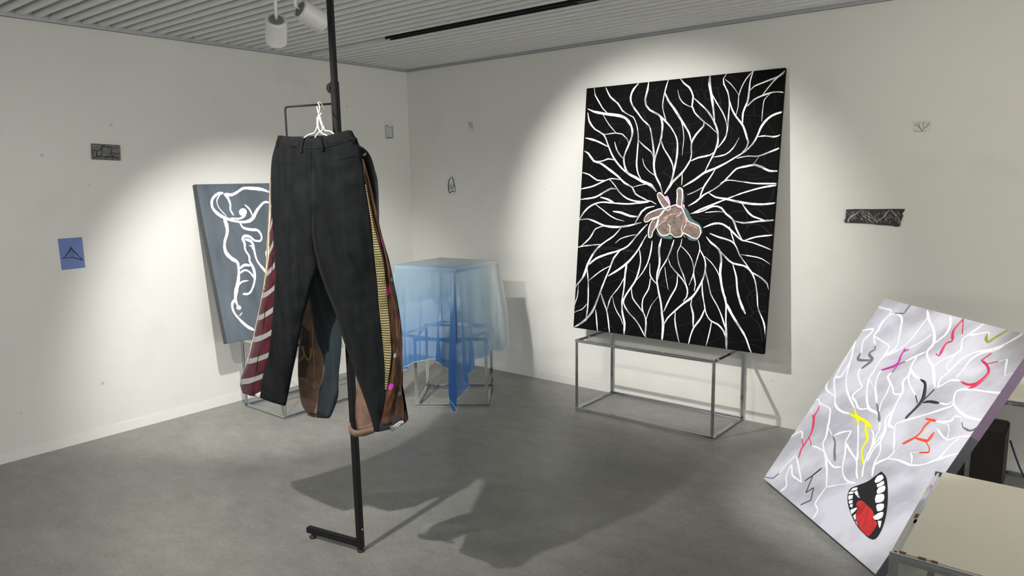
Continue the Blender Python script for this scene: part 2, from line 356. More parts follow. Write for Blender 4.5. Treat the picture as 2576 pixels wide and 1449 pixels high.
def strokes(B, lines, lift=.0012, step=9, jit=.10, seed=1, clip=True, taper=.75):
    """raised brush marks; each line = (points in the photograph, width in photograph px)"""
    bm = bmesh.new(); rn = random.Random(seed)
    for pts, wpx in lines:
        P = smoothline(pts, step)
        if len(P) < 2: continue
        uv = [Vector(B.uv(*q)) for q in P]
        x, y = P[len(P)//2]; a = Vector(B.uv(x-.5, y)); b = Vector(B.uv(x+.5, y)); c = Vector(B.uv(x, y+.5)); d = Vector(B.uv(x, y-.5))
        k = ((b-a).length+(c-d).length)/2; W = wpx*k/2; rows = []; n = len(uv); ph = rn.random()*9
        for i, q in enumerate(uv):
            t = (uv[min(i+1, n-1)]-uv[max(i-1, 0)])
            if t.length < 1e-9: continue
            t.normalize(); s = Vector((-t.y, t.x))
            e = min(1, .45+min(i, n-1-i)*.35) if taper < 1 else 1
            ww = W*e*(1+.22*math.sin(i*.31+ph)+rn.uniform(-jit, jit)); row = []
            for m_, h_ in ((-1, .15), (-.5, .9), (.5, 1), (1, .15)):
                p = q+s*ww*m_*(1+rn.uniform(-jit, jit)*.4)
                if clip: p.x = min(max(p.x, .001), B.w-.001); p.y = min(max(p.y, .001), B.h-.001)
                row.append(bm.verts.new(B.at(p.x, p.y, lift*h_+.0003)))
            rows.append(row)
        for A, C in zip(rows, rows[1:]):
            for k_ in range(3): bm.faces.new((A[k_], A[k_+1], C[k_+1], C[k_]))
    for f in bm.faces:
        if f.normal.dot(B.N) < 0: f.normal_flip()
    return bm
def patches(B, polys, lift, ext=.0008):
    """filled painted shapes with a little body"""
    bm = bmesh.new()
    for pts in polys:
        P = smoothline(list(pts)+[pts[0]], 6)[:-1]; uv = [B.uv(*q) for q in P]
        if sum(uv[i-1][0]*uv[i][1]-uv[i][0]*uv[i-1][1] for i in range(len(uv))) < 0: uv = uv[::-1]
        top = [bm.verts.new(B.at(min(max(u, .001), B.w-.001), min(max(v, .001), B.h-.001), lift)) for u, v in uv]
        lo = [bm.verts.new(t.co-B.N*ext) for t in top]
        try: bm.faces.new(top)
        except ValueError: continue
        for i in range(len(top)): bm.faces.new((lo[i-1], lo[i], top[i], top[i-1]))
    bmesh.ops.triangulate(bm, faces=[f for f in bm.faces if len(f.verts) > 4]); return bm
def clusters(lines, gap=5.5):
    n = len(lines); par = list(range(n)); PL = [smoothline(l[0], 3) for l in lines]
    def find(a):
        while par[a] != a: a = par[a]
        return a
    for i in range(n):
        for j in range(i):
            if min(math.hypot(a[0]-b[0], a[1]-b[1]) for a in PL[i] for b in PL[j]) < gap: par[find(i)] = find(j)
    out = {}
    for i in range(n): out.setdefault(find(i), []).append(lines[i])
    return list(out.values())
def Z(lines, ox, oy, sc, wmul=1): return [([(ox+x/sc, oy+y/sc) for x, y in p], w/sc*wmul) for p, w in lines]
def ZP(polys, ox, oy, sc): return [[(ox+x/sc, oy+y/sc) for x, y in p] for p in polys]
def oriented(name, bm, m, B, parent): return obj(name, bm, m, parent, True)
def dry_white(name, c1=(.88, .89, .88), c2=(.30, .31, .32), lo=.39, hi=.53, sc=9):
    return mat(name, c1, .6, col2=c2, vscale=sc, stretch=(1, 1, 1), lo=lo, hi=hi, detail=6, bump=.4, bscale=120)
M_PW = dry_white('white_brush_paint')
M_PBLK = mat('black_canvas_paint', (.003, .003, .0032), .7, var=.35, vscale=5, spec=.06, bump=.15, bscale=500)
# faint scratches on the black ground: thin voronoi-edge lines
def add_scratches(m, c=(.022, .022, .023)):
    nt = m.node_tree; N = nt.nodes; L = nt.links; b = N['Principled BSDF']; src = b.inputs['Base Color'].links[0].from_socket
    tc = N.new('ShaderNodeTexCoord'); nz = N.new('ShaderNodeTexNoise'); nz.inputs['Scale'].default_value = 1.6; L.new(tc.outputs['Object'], nz.inputs[0])
    mx = N.new('ShaderNodeMix'); mx.data_type = 'RGBA'; mx.inputs[0].default_value = .35; L.new(tc.outputs['Object'], mx.inputs[6]); L.new(nz.outputs[1], mx.inputs[7])
    v = N.new('ShaderNodeTexVoronoi'); v.feature = 'DISTANCE_TO_EDGE'; v.inputs['Scale'].default_value = 9; L.new(mx.outputs[2], v.inputs[0])
    r = N.new('ShaderNodeValToRGB'); r.color_ramp.elements[0].position = 0; r.color_ramp.elements[1].position = .012
    r.color_ramp.elements[0].color = (1, 1, 1, 1); r.color_ramp.elements[1].color = (0, 0, 0, 1); L.new(v.outputs[0], r.inputs[0])
    vv = N.new('ShaderNodeTexVoronoi'); vv.inputs['Scale'].default_value = 45; L.new(tc.outputs['Object'], vv.inputs[0])
    r2 = N.new('ShaderNodeValToRGB'); r2.color_ramp.elements[0].position = .06; r2.color_ramp.elements[1].position = .09
    r2.color_ramp.elements[0].color = (.5, .5, .5, 1); r2.color_ramp.elements[1].color = (0, 0, 0, 1); L.new(vv.outputs[0], r2.inputs[0])
    ad = N.new('ShaderNodeMath'); ad.operation = 'MAXIMUM'; L.new(r.outputs[0], ad.inputs[0]); L.new(r2.outputs[0], ad.inputs[1])
    x = N.new('ShaderNodeMix'); x.data_type = 'RGBA'; L.new(ad.outputs[0], x.inputs[0]); L.new(src, x.inputs[6]); x.inputs[7].default_value = (*c, 1)
    L.new(x.outputs[2], b.inputs['Base Color'])
add_scratches(M_PBLK)
# --- the large black painting, leaning on the right wall on top of the low frame
O = Vector((1.895, -.205, .508)); T = Vector((1.92, -.032, 2.226)); Vd = (T-O); w_ = 1.408
Ud = Vector((1.0, 0, 0)); Vd = (Vd-Ud.normalized()*Vd.dot(Ud.normalized()))
BB = Board(O, Ud, Vd, w_, Vd.length, .026)
pb = empty('black_painting', BB.at(w_/2, 0), 'large black painting of branching white lines radiating from a brown hand', 'painting')
obj('canvas', board_bm(BB), M_PBLK, pb)
b1 = [([(345,298),(352,360),(375,400),(425,485),(470,530)],11),([(450,292),(490,375),(560,435),(600,500),(660,540),(700,560),(730,630),(742,700),(745,770),(735,900),(730,1000),(745,1080),(775,1135)],12),
([(745,770),(800,825),(865,880),(880,920)],11),([(748,252),(700,310),(675,380),(690,450),(740,520),(790,590),(845,640),(865,720),(880,820),(888,920),(888,1020),(905,1100),(940,1170),(965,1250)],15),
([(840,240),(830,310),(808,400),(815,450),(850,495),(925,535),(985,590),(1040,650),(1090,740),(1103,820),(1095,930),(1070,1050),(1040,1170),(985,1255)],15),
([(1020,215),(990,320),(970,420),(970,490),(1000,600)],12),([(985,330),(1020,410),(1070,480),(1120,560),(1170,640),(1210,710),(1228,790)],17),
([(940,545),(965,620),(955,740),(930,830),(900,930),(890,1000)],15),([(950,760),(975,840),(1030,930),(1060,1000),(1065,1060)],11),([(1125,560),(1150,650),(1160,750),(1150,850),(1145,910)],7),
([(1105,310),(1120,380),(1160,435),(1230,470)],9),([(1130,205),(1160,250),(1210,290),(1245,370),(1235,460),(1260,520),(1335,595),(1400,645),(1455,700)],13),
([(1250,385),(1310,440),(1380,510),(1430,590),(1465,680),(1470,790),(1440,880),(1400,960),(1350,1060)],14),([(1400,175),(1395,260),(1415,380),(1430,500),(1440,610)],20),
([(1415,345),(1460,430),(1520,530),(1550,620),(1555,700)],10),([(1550,160),(1520,210),(1525,260),(1560,330),(1575,420),(1570,520),(1560,640),(1545,730),(1510,790),(1470,840)],13),
([(1575,400),(1600,490),(1640,560),(1700,640),(1735,750),(1748,790),(1730,840),(1690,885)],15),([(1535,215),(1590,260),(1630,310),(1660,360)],7),
([(1790,135),(1730,210),(1690,280),(1660,370),(1655,460),(1635,545)],10),([(1795,135),(1765,230),(1755,330),(1740,420),(1700,520),(1695,620)],15),
([(2115,110),(2040,180),(1960,215),(1870,250),(1800,280),(1760,320)],13),([(2112,112),(2000,210),(1930,290),(1880,355)],12),([(2110,340),(2000,330),(1900,355),(1800,400),(1740,460)],13),
([(1945,350),(1895,400),(1880,480),(1870,600)],9),([(2100,505),(2000,530),(1930,570),(1870,640),(1830,730),(1790,800),(1720,870),(1640,920),(1540,980),(1440,1030),(1350,1065),(1260,1130),(1150,1195)],17),
([(1830,740),(1900,730),(1980,740),(2055,720)],13),([(2070,830),(1960,870),(1840,915),(1740,915),(1640,935)],13),([(1845,920),(1800,980),(1770,1000)],8),
([(2050,1050),(1940,1050),(1870,1015),(1810,995),(1720,1010),(1640,1030),(1580,1090),(1500,1170),(1430,1220),(1340,1270),(1270,1330),(1200,1370)],15),
([(1490,1165),(1560,1135),(1700,1150),(1820,1165),(2025,1165)],13),([(2025,1178),(1880,1200),(1700,1250),(1540,1310),(1440,1350),(1340,1390),(1230,1440)],14),
([(1380,1245),(1450,1290),(1540,1305),(1700,1340),(1860,1355),(2020,1340)],18),([(1665,745),(1610,840),(1540,900),(1430,925)],14),([(1225,960),(1290,930),(1400,905),(1450,870)],14),
([(1345,600),(1340,640),(1270,720),(1230,800),(1230,900),(1220,950),(1150,1060),(1060,1150),(985,1260)],17),([(1145,1060),(1145,1120),(1140,1180)],9),
([(1450,1030),(1400,1110),(1340,1200),(1300,1310)],13),([(1330,1200),(1260,1240),(1190,1270)],8),
([(285,485),(340,510),(440,530),(560,545),(630,570),(680,640),(690,720),(650,830),(615,920),(620,1000),(650,1070),(720,1110),(790,1150),(860,1180),(910,1240)],19),
([(285,520),(300,600),(350,670),(430,720),(465,800),(500,890),(540,960),(590,1020),(640,1070)],14),([(430,720),(540,705),(600,715),(645,760),(655,800)],10),([(425,540),(480,630),(545,705)],8),
([(265,750),(360,775),(470,830)],13),([(255,870),(290,890),(340,960),(400,980),(470,1030),(560,1100),(620,1160),(690,1200),(720,1260),(790,1300),(850,1330)],16),
([(350,965),(420,960),(470,940),(545,955)],9),([(530,785),(550,860),(590,920),(615,945)],10),([(235,1065),(300,1085),(370,1135),(450,1135)],10),([(220,1215),(330,1190),(430,1145),(500,1120),(580,1130)],13),
([(480,1125),(530,1180),(570,1240),(640,1300),(740,1330),(840,1330)],14),([(690,1200),(760,1180),(830,1170)],9),([(220,1310),(350,1290),(440,1240),(500,1210),(540,1215)],14),
([(400,1290),(470,1310),(530,1345)],15),([(785,935),(800,1000),(850,1060),(910,1100)],9),([(840,1320),(870,1330),(910,1355)],10)]
b2 = [([(195,185),(240,115),(300,60),(390,30),(500,38),(620,45),(730,35),(800,28)],13),([(340,50),(400,95),(470,150),(530,180),(590,195)],9),([(490,110),(560,120),(640,150),(710,155)],15),
([(850,65),(780,80),(740,110),(710,160),(680,215)],12),([(195,185),(270,175),(340,200),(420,235),(520,245),(620,235),(740,205)],14),([(175,420),(280,405),(390,395)],10),
([(210,415),(290,340),(340,260),(420,235)],10),([(560,250),(500,320),(400,390),(330,460),(270,570),(230,680),(150,775)],15),([(790,220),(740,270),(680,340),(620,410),(540,450),(440,480),(340,520),(285,570)],15),
([(700,310),(620,325),(550,350),(510,385)],9),([(470,580),(380,630),(280,710)],11),([(560,440),(500,510),(460,610),(430,680),(390,780),(350,890),(310,980),(250,1050),(180,1100),(125,1115)],15),
([(265,600),(275,720),(275,850),(270,950),(255,1050)],13),([(190,745),(180,850),(150,930),(135,960)],9),([(265,910),(220,960),(135,985)],9),([(785,310),(750,370),(710,440),(640,530),(560,600),(450,670)],15),
([(610,560),(595,660),(585,780),(570,880),(570,980),(590,1080),(585,1190)],16),([(590,680),(540,770),(470,860),(440,960)],11),([(385,820),(410,900),(440,990),(460,1160)],14),([(340,960),(350,1080),(355,1160)],10),
([(485,850),(510,950),(560,1040),(575,1090)],8),([(720,440),(730,540),(710,640),(680,720),(640,780),(600,840),(580,900),(620,980),(700,1070),(780,1220)],12),([(830,365),(820,450),(790,560),(740,650),(690,710)],11),
([(810,560),(815,670),(870,740)],11),([(815,690),(800,780),(750,870),(745,960),(775,1050),(770,1190)],14),([(650,770),(660,860),(710,930),(745,980)],9),
([(910,345),(890,440),(895,560),(870,680),(885,800),(905,900),(915,1000),(925,1100),(915,1240)],17),([(1020,355),(990,450),(950,540),(900,620),(880,700)],13),([(880,850),(820,930),(790,1010),(775,1060)],9),
([(970,510),(990,580),(1050,650),(1100,710),(1135,780),(1130,850),(1100,890)],11),([(1050,660),(1040,760),(980,870),(930,980)],11),([(1090,345),(1075,410),(1050,460),(1060,560),(1100,660),(1125,740)],9),
([(1080,410),(1130,460),(1175,530),(1190,640),(1150,750)],9),([(1225,350),(1245,430),(1215,540),(1190,640),(1205,740),(1195,800)],11),
([(1245,440),(1290,540),(1285,650),(1240,760),(1180,850),(1100,910),(1020,980),(960,1040),(930,1100)],15),([(940,590),(950,680),(970,790)],5),([(1290,620),(1320,740),(1340,830),(1390,920),(1430,1010),(1470,1140)],12),
([(1265,710),(1265,800),(1280,900),(1300,1000),(1340,1060),(1400,1090),(1450,1150),(1480,1240)],13),([(1175,860),(1165,920),(1185,1000),(1185,1110)],13),([(1290,950),(1250,1040),(1190,1120),(1160,1200),(1145,1270)],14),
([(1345,1070),(1330,1150),(1295,1290)],14),([(1030,980),(1030,1080),(1065,1260)],14),([(1285,500),(1340,550),(1390,620),(1415,680)],9),
([(1300,330),(1340,380),(1410,440),(1430,530),(1420,650),(1440,790),(1470,900),(1470,1050),(1475,1310)],18),([(1470,900),(1520,1000),(1580,1100),(1640,1200),(1690,1345)],20),
([(1410,440),(1470,510),(1530,560),(1620,580),(1680,620),(1720,700),(1740,820),(1750,950),(1800,1080),(1820,1220)],13),([(1700,640),(1780,690),(1830,740),(1855,790)],13),([(1530,570),(1560,680),(1570,800),(1600,910),(1640,1000)],18),
([(1275,250),(1370,215),(1440,220),(1500,260),(1560,320),(1610,360),(1700,380),(1870,445)],13),([(1330,300),(1400,330),(1520,370),(1560,420),(1590,490),(1640,560),(1690,630)],12),([(1600,485),(1700,500),(1780,520),(1855,570)],10),
([(1160,130),(1260,110),(1360,65),(1430,80),(1470,130),(1530,180),(1560,260),(1600,340),(1620,370)],13),([(1290,120),(1400,110),(1450,115)],8),([(1540,190),(1620,210),(1760,195),(1910,185)],13),
([(1610,40),(1650,100),(1700,150),(1800,185)],13),([(1620,365),(1740,330),(1885,315)],11),([(1500,240),(1530,340),(1550,400)],9)]
obj('white_branches', strokes(BB, Z(b1, 1400, 140, 3.622)+Z(b2, 1400, 500, 3.45), jit=.14, seed=3), M_PW, pb, True)
hand = [[(590,390),(640,360),(700,410),(760,490),(840,600),(800,650),(740,670),(680,600),(610,470)],[(990,300),(1035,265),(1090,290),(1105,400),(1090,560),(1075,640),(1010,650),(990,560),(1000,420)],
[(330,880),(390,800),(500,740),(640,690),(740,680),(740,720),(640,830),(480,890),(390,950),(330,940)],[(490,920),(610,860),(600,930),(560,1050),(500,1160),(480,1250),(430,1270),(415,1200),(430,1060)],
[(740,700),(860,640),(980,610),(1080,660),(1120,720),(1160,820),(1240,950),(1340,990),(1440,1050),(1470,1180),(1400,1290),(1300,1270),(1180,1200),(1110,1180),(1080,1240),(950,1260),(870,1190),(780,1220),(680,1220),(600,1120),(590,1040),(620,960),(625,860)]]
halo = [[(560,1140),(640,1200),(900,1250),(900,1300),(700,1280),(600,1210)],[(1120,640),(1200,700),(1290,880),(1430,980),(1500,1080),(1500,1200),(1440,1060),(1250,960),(1150,800)],[(1180,1230),(1300,1290),(1410,1310),(1380,1335),(1240,1320)],[(1100,300),(1140,420),(1130,600),(1100,560)]]
M_TEAL = mat('painted_teal', (.03, .10, .085), .6, var=.4, vscale=60)
hd = obj('painted_hand', patches(BB, ZP(hand, 1580, 440, 8.05), .0024, .001), mat('painted_brown', sr(128, 105, 96), .6, col2=sr(84, 70, 62), vscale=30, lo=.35, hi=.65, detail=6), pb)
for q_ in halo: obj('teal_shading', patches(BB, ZP([q_], 1580, 440, 8.05), .0021, .001), M_TEAL, hd)
pk = [([(720,880),(850,810),(1000,780),(1100,750)],34),([(640,960),(760,880),(830,850)],20),([(1150,850),(1200,950),(1180,980),(1160,900)],40),([(1230,990),(1340,1040),(1420,1100)],26),([(640,1180),(780,1200)],18),([(1100,600),(1105,700)],30),([(700,1225),(900,1240)],14),([(1120,1215),(1160,1270)],22)]
msal = mat('painted_salmon', sr(215, 165, 155), .6, col2=sr(150, 110, 102), vscale=70, lo=.4, hi=.6)
for g_ in clusters(Z(pk, 1580, 440, 8.05), 3): obj('pink_highlight', strokes(BB, g_, lift=.003, step=3), msal, hd, True)
mmag = mat('painted_magenta', sr(232, 160, 222), .6)
for q_ in [[(750,435),(800,425),(850,530),(860,600),(815,560)],[(1105,590),(1150,610),(1150,690),(1115,650)]]: obj('magenta_accent', patches(BB, ZP([q_], 1580, 440, 8.05), .003), mmag, hd)
ol = [(q+[q[0]], 26) for q in hand]+[([(600,1040),(700,960),(760,920),(800,860)],14),([(805,990),(850,1050),(850,1160),(880,1220)],18),([(910,1000),(850,1050)],13),([(1110,1020),(1080,1080),(1100,1170),(1110,1200)],22),([(1190,990),(1140,1060),(1130,1110)],15),([(1120,730),(1050,800),(970,850)],16),([(760,660),(780,720),(860,690),(850,620)],22)]
obj('white_outline', strokes(BB, Z(ol, 1580, 440, 8.05), lift=.0035, step=3, clip=False), dry_white('white_outline_paint', (.9, .88, .87), (.7, .6, .58), .3, .4, 40), hd, True)
# --- the grey painting leaning on the left wall
O = Vector((.285, -2.015, .511)); T = Vector((.034, -2.0, 1.587)); Ud = Vector((0, 1, 0)); Vd = T-O; Vd.y = 0
BG = Board(O, Ud, Vd, .93, Vd.length, .03)
pg = empty('grey_painting', BG.at(.46, 0), 'blue-grey painting of looping white outlines leaning behind the hanging trousers', 'painting')
M_GREY = mat('grey_canvas_paint', sr(94, 104, 112), .5, col2=sr(70, 80, 88), vscale=3, stretch=(1, 3, .7), lo=.3, hi=.7, detail=7, bump=.3, bscale=80)
obj('canvas', board_bm(BG), M_GREY, pg)
bm = bmesh.new()
for d in (0,):
    vs = [bm.verts.new(BG.at(u, v, e)) for u, v, e in ((-.004, .0, -.032), (.0, .0, .001), (.0, BG.h, .001), (-.004, BG.h, -.032))]
bm.faces.new(vs)
r_ = bmesh.ops.extrude_face_region(bm, geom=bm.faces[:]); bmesh.ops.translate(bm, verts=[v for v in r_['geom'] if isinstance(v, bmesh.types.BMVert)], vec=-BG.U*.002)
obj('side_edge', bm, mat('dark_stained_edge', sr(58, 62, 64), .4, col2=sr(84, 78, 66), vscale=4, lo=.3, hi=.4), pg)
g = [([(735,165),(680,145),(600,135),(530,135),(490,160),(440,185),(380,180)],22),([(375,170),(330,180),(290,220),(290,280),(330,330),(390,365),(470,390),(550,395),(600,370),(640,300),(690,245),(735,245)],22),
([(380,180),(410,210),(430,260),(430,300),(455,345)],17),([(350,185),(325,230),(345,290),(400,350)],9),([(540,260),(580,300),(602,350)],11),([(550,345),(500,370),(430,365)],13),
([(380,365),(400,420),(405,480),(385,560),(395,630),(440,680),(485,710),(495,780),(490,860),(475,930),(470,1000),(490,1050)],24),
([(500,395),(530,440),(590,455),(640,460),(670,500),(665,540),(620,540),(580,510),(540,505),(525,530),(540,560),(545,610),(575,660),(580,700),(610,760),(620,830),(605,900),(575,950),(525,955)],18),
([(540,530),(580,540),(605,570),(620,640),(640,700),(695,770),(740,820),(800,900),(860,950),(900,1060),(860,1180),(780,1250),(700,1262),(615,1235)],17),([(575,580),(595,580),(605,610)],13),([(500,760),(540,730),(590,735)],17),([(495,800),(540,770),(580,785),(620,835)],16),
([(490,890),(520,860),(570,850)],15),([(470,990),(445,1030),(455,1090),(500,1150),(560,1205),(615,1235)],19),([(500,1125),(520,1100)],15),([(735,605),(710,625),(715,680)],16),([(735,165),(800,200),(850,280),(840,400),(780,500),(735,605)],20)]
obj('white_outline', strokes(BG, Z(g, 440, 430, 3.083), lift=.0014, step=4, seed=5), dry_white('white_line_paint', (.9, .91, .92), (.5, .52, .54), .3, .42, 14), pg, True)
def disc(x, y, r): return [(x+r*math.cos(a), y+r*math.sin(a)) for a in [2*PI*k/12 for k in range(12)]]
obj('white_dot', patches(BG, ZP([disc(527, 320, 31)], 440, 430, 3.083), .0016), bpy.data.materials['white_line_paint'], pg)
obj('white_dot', patches(BG, ZP([disc(495, 1060, 19)], 440, 430, 3.083), .0016), bpy.data.materials['white_line_paint'], pg)
# --- the tilted pale painting on the floor at the right
BL = onplane(1920, 1203, (0, 0, 1), .024); BR = onplane(2203, 1446, (0, 0, 1), .024); e_ = (BR-BL).normalized()
TL = onplane(2224, 750, e_, e_.dot(BL)); BC = Board(BL, e_, TL-BL, (BR-BL).length, (TL-BL).length, .042)
pc = empty('pale_painting', BC.at(BC.w/2, 0), 'tilted pale lilac-grey painting of white cracks with an open red-tongued mouth', 'painting')
M_PALE = mat('pale_canvas_paint', sr(212, 210, 218), .6, col2=sr(176, 174, 182), vscale=3.4, stretch=(.7, 2.2, 1.4), lo=.36, hi=.58, detail=10, bump=.35, bscale=70)
obj('canvas', board_bm(BC), M_PALE, pc)
def side(u0_, v0_, u1_, v1_, m, nm):   # painted strip on the edge of the stretcher
    bm = bmesh.new(); out = (BC.U if u0_ == u1_ else -BC.V); vs = []
    for k_ in (-.0005, .001):
        for (u, v, d) in ((u0_, v0_, .0002), (u1_, v1_, .0002), (u1_, v1_, -BC.t-.0005), (u0_, v0_, -BC.t-.0005)): vs.append(bm.verts.new(BC.at(u, v, d)+out*k_))
    for f in ((0, 1, 2, 3), (7, 6, 5, 4), (0, 4, 5, 1), (1, 5, 6, 2), (2, 6, 7, 3), (3, 7, 4, 0)): bm.faces.new([vs[k_] for k_ in f])
    bmesh.ops.recalc_face_normals(bm, faces=bm.faces[:]); return obj(nm, bm, m, pc)
vv = BC.uv(2442, 1098)[1]
side(BC.w, vv, BC.w, BC.h, mat('mauve_edge_paint', sr(112, 92, 118), .5, var=.08, vscale=9), 'mauve_edge')
side(BC.w, 0, BC.w, vv, mat('charcoal_edge_paint', sr(62, 64, 68), .5, var=.15, vscale=9), 'charcoal_edge')
c3 = [([(1190,150),(1240,165),(1310,185),(1290,230),(1230,290),(1190,370),(1155,420),(1165,500)],19),([(1230,300),(1280,240),(1340,215),(1390,230),(1410,270),(1400,330),(1390,400),(1370,490),(1340,540),(1250,600),(1190,670),(1150,740),(1110,800)],15),([(1110,800),(1160,910)],13),
([(1160,420),(1220,460),(1290,510),(1250,590),(1210,640)],15),([(1035,370),(1140,355),(1120,400),(1065,450),(1045,510),(1040,580)],15),([(1640,180),(1640,250),(1590,320),(1530,400),(1470,470),(1400,530),(1270,600)],13),
([(1640,190),(1660,280),(1695,350),(1705,440),(1690,500),(1640,560),(1650,630),(1690,690),(1700,780),(1710,890)],22),([(1680,400),(1600,460),(1480,530)],12),([(1850,230),(1850,320),(1810,400),(1750,450),(1700,490)],19),
([(2165,300),(2080,360),(2010,410),(1960,450),(1945,540),(1880,590),(1790,630),(1700,690)],17),([(2010,410),(2100,400),(2200,385),(2195,420)],20),([(2520,390),(2440,440),(2330,500),(2200,545),(2100,560),(2000,600),(1930,650),(1880,700),(1820,760),(1760,810),(1730,890)],19),
([(2340,500),(2250,550),(2150,570),(2080,600),(2020,650),(1970,720),(1900,800)],18),([(1910,560),(1870,620),(1815,690),(1840,745)],15),([(1730,890),(1800,850),(1860,820),(1940,825)],18),
([(2320,940),(2180,925),(2030,905),(1910,920),(1880,1000),(1870,1050),(1790,1080),(1640,1130),(1500,1170),(1400,1200),(1350,1230),(1340,1310),(1335,1449)],17),([(1890,950),(1880,1030),(1920,1090),(1980,1140),(2060,1170),(2150,1190)],22),
([(1750,1030),(1830,1040),(1870,1010)],17),([(1720,1195),(1790,1200),(1860,1190),(1890,1150),(1960,1160)],17),([(1630,560),(1540,600),(1440,650)],15),([(1550,600),(1510,660),(1490,720),(1530,780),(1580,810)],19),([(1490,720),(1470,790),(1480,860),(1510,920),(1535,960)],17),
([(1480,770),(1420,830),(1420,900),(1410,940),(1340,945),(1320,880),(1280,790),(1320,750)],18),([(1420,930),(1370,1010),(1330,1100),(1290,1220),(1340,1260)],21),([(1330,1090),(1260,1180),(1260,1270),(1210,1380),(1150,1449),(1090,1560)],20),([(1300,860),(1270,940),(1220,1030),(1195,1130)],13),
([(1205,1200),(1205,1260),(1170,1340),(1140,1440)],14),([(1220,730),(1190,780),(1170,850),(1170,930),(1180,1030)],17),([(1110,800),(1090,900),(1090,1000),(1110,1080),(1180,1120),(1190,1160)],19),
([(985,455),(960,560),(940,640),(890,730),(850,790),(800,795),(790,860),(800,960),(800,1040),(850,1100),(940,1130)],15),([(940,640),(905,780),(905,900),(940,1000),(980,1080)],15),([(1040,710),(1010,760),(1030,850),(1045,880),(960,960),(990,1020),(1020,1080),(1110,1080)],16),
([(740,800),(720,900),(800,970)],15),([(600,1005),(650,995),(660,1030),(750,1080),(750,1150),(740,1240)],15),([(560,1060),(590,1130)],12),([(370,1345),(440,1310),(495,1290),(500,1355)],13),([(800,795),(900,620),(985,470)],9)]
c3z = [([(2290,650),(2370,630)],18),([(2370,625),(2355,700),(2345,780)],19),([(2345,780),(2440,760)],18),([(1830,1220),(1840,1270)],16),([(1840,1270),(1820,1370)],17),([(1730,1260),(1770,1320),(1820,1370)],17),([(1820,1370),(1920,1340),(2040,1330)],18),([(1720,1200),(1830,1225)],15),([(1950,1165),(1955,1210)],14)]
c4 = [([(740,40),(720,170),(690,240),(700,310),(715,390),(725,500),(720,640)],17),([(720,640),(660,720),(615,790)],16),([(615,790),(640,850),(600,930)],16),([(590,265),(640,280),(700,320),(740,400),(790,455),(860,455)],15),([(735,90),(775,170)],15),
([(790,170),(860,140),(950,125)],14),([(950,125),(920,180),(890,230)],15),([(890,230),(950,330),(995,400),(995,500),(1005,565)],17),([(895,240),(890,340),(870,440),(875,530),(920,590),(990,605)],15),([(1010,70),(1010,200),(1005,350),(1000,400)],16),
([(1130,110),(1150,170),(1130,280),(1090,360),(1060,450),(1045,550)],17),([(1260,30),(1250,120),(1190,210),(1130,290)],17),([(1210,220),(1210,320),(1160,420),(1135,545)],17),([(1335,290),(1330,330),(1270,380),(1200,410),(1160,440)],18),([(1410,245),(1340,320)],14),
([(1270,380),(1360,390),(1430,415),(1500,440),(1600,435),(1700,400),(1820,360),(1930,330)],19),([(1570,322),(1490,325)],16),([(1490,325),(1500,380),(1495,430)],16),([(1720,395),(1790,330),(1850,260),(1930,195)],17),([(720,640),(820,620),(960,600)],11),
([(290,520),(340,450),(400,390),(440,350)],13),([(440,350),(460,420),(480,520),(495,600)],14),([(300,680),(355,630),(355,540),(400,440),(410,530),(460,570),(495,600)],14),([(690,455),(715,440)],10),([(485,808),(450,835)],10),([(1340,110),(1335,290)],17)]
obj('white_cracks', strokes(BC, Z(c3, 1880, 730, 3.622)+Z(c3z, 1880, 730, 3.622)+Z(c4, 1880, 1049, 3.622), lift=.0014, step=4, seed=8, jit=.07), mat('thick_white_paint', (.88, .89, .90), .45, var=.03, vscale=9, bump=.3, bscale=90), pc, True)
def col(nm, rgb, z3=(), z4=(), lift=.0026, sc=1.0):
    m = mat('paint_'+nm, rgb, .45, var=.08, vscale=30, bump=.3, bscale=90)
    for g_ in clusters(Z(z3, 1880, 730, 3.622, sc)+Z(z4, 1880, 1049, 3.622, sc)):
        obj(nm.replace('marks', 'mark'), strokes(BC, g_, lift=lift, step=4, jit=.06, seed=9), m, pc, True)
col('grey_marks', sr(112,118,118), [([(1165,510),(1160,540),(1110,580),(1140,630),(1100,670),(1040,715)],20),([(1030,575),(1010,630),(1080,640),(1130,635)],18),([(1490,130),(1450,180),(1430,215)],20),([(1430,212),(1345,212)],18),([(1180,1035),(1195,1110),(1205,1200)],21)],
 [([(780,180),(800,230),(795,320),(800,400)],19),([(1955,50),(1965,95)],20),([(1965,95),(2030,125),(2095,100)],22)])
col('magenta_marks', sr(190,45,155), [([(1440,530),(1400,600),(1360,680),(1220,730)],19),([(1470,545),(1440,550),(1410,580)],15),([(1440,650),(1370,680)],17),([(1375,680),(1320,750)],19)])
col('crimson_marks', sr(218,45,85), [([(1975,250),(1960,400)],20),([(1970,260),(1880,370),(1870,460)],20),([(1870,465),(1810,490),(1750,600)],22),([(1745,600),(1720,580)],22),([(2225,575),(2135,640)],24),([(2135,640),(2180,680),(2200,740),(2160,800),(2090,850),(2010,860),(1950,835)],25),([(2285,650),(2180,675)],20),([(2160,800),(2100,860),(2020,895)],20),
 ([(655,1055),(640,1100),(610,1150),(600,1240),(575,1320),(500,1440)],17),([(595,1135),(605,1200)],14),([(565,1340),(585,1415)],15)], [([(500,200),(510,270)],13),([(520,250),(490,300),(470,375)],13)])
col('yellow_marks', sr(242,240,20), [([(980,1085),(1000,1150),(1080,1200),(1135,1265)],23),([(935,1130),(1000,1165),(1010,1225)],19)], [([(1080,40),(1080,130),(1095,200),(1045,300),(1060,440)],20),([(1635,660),(1600,700)],16)])
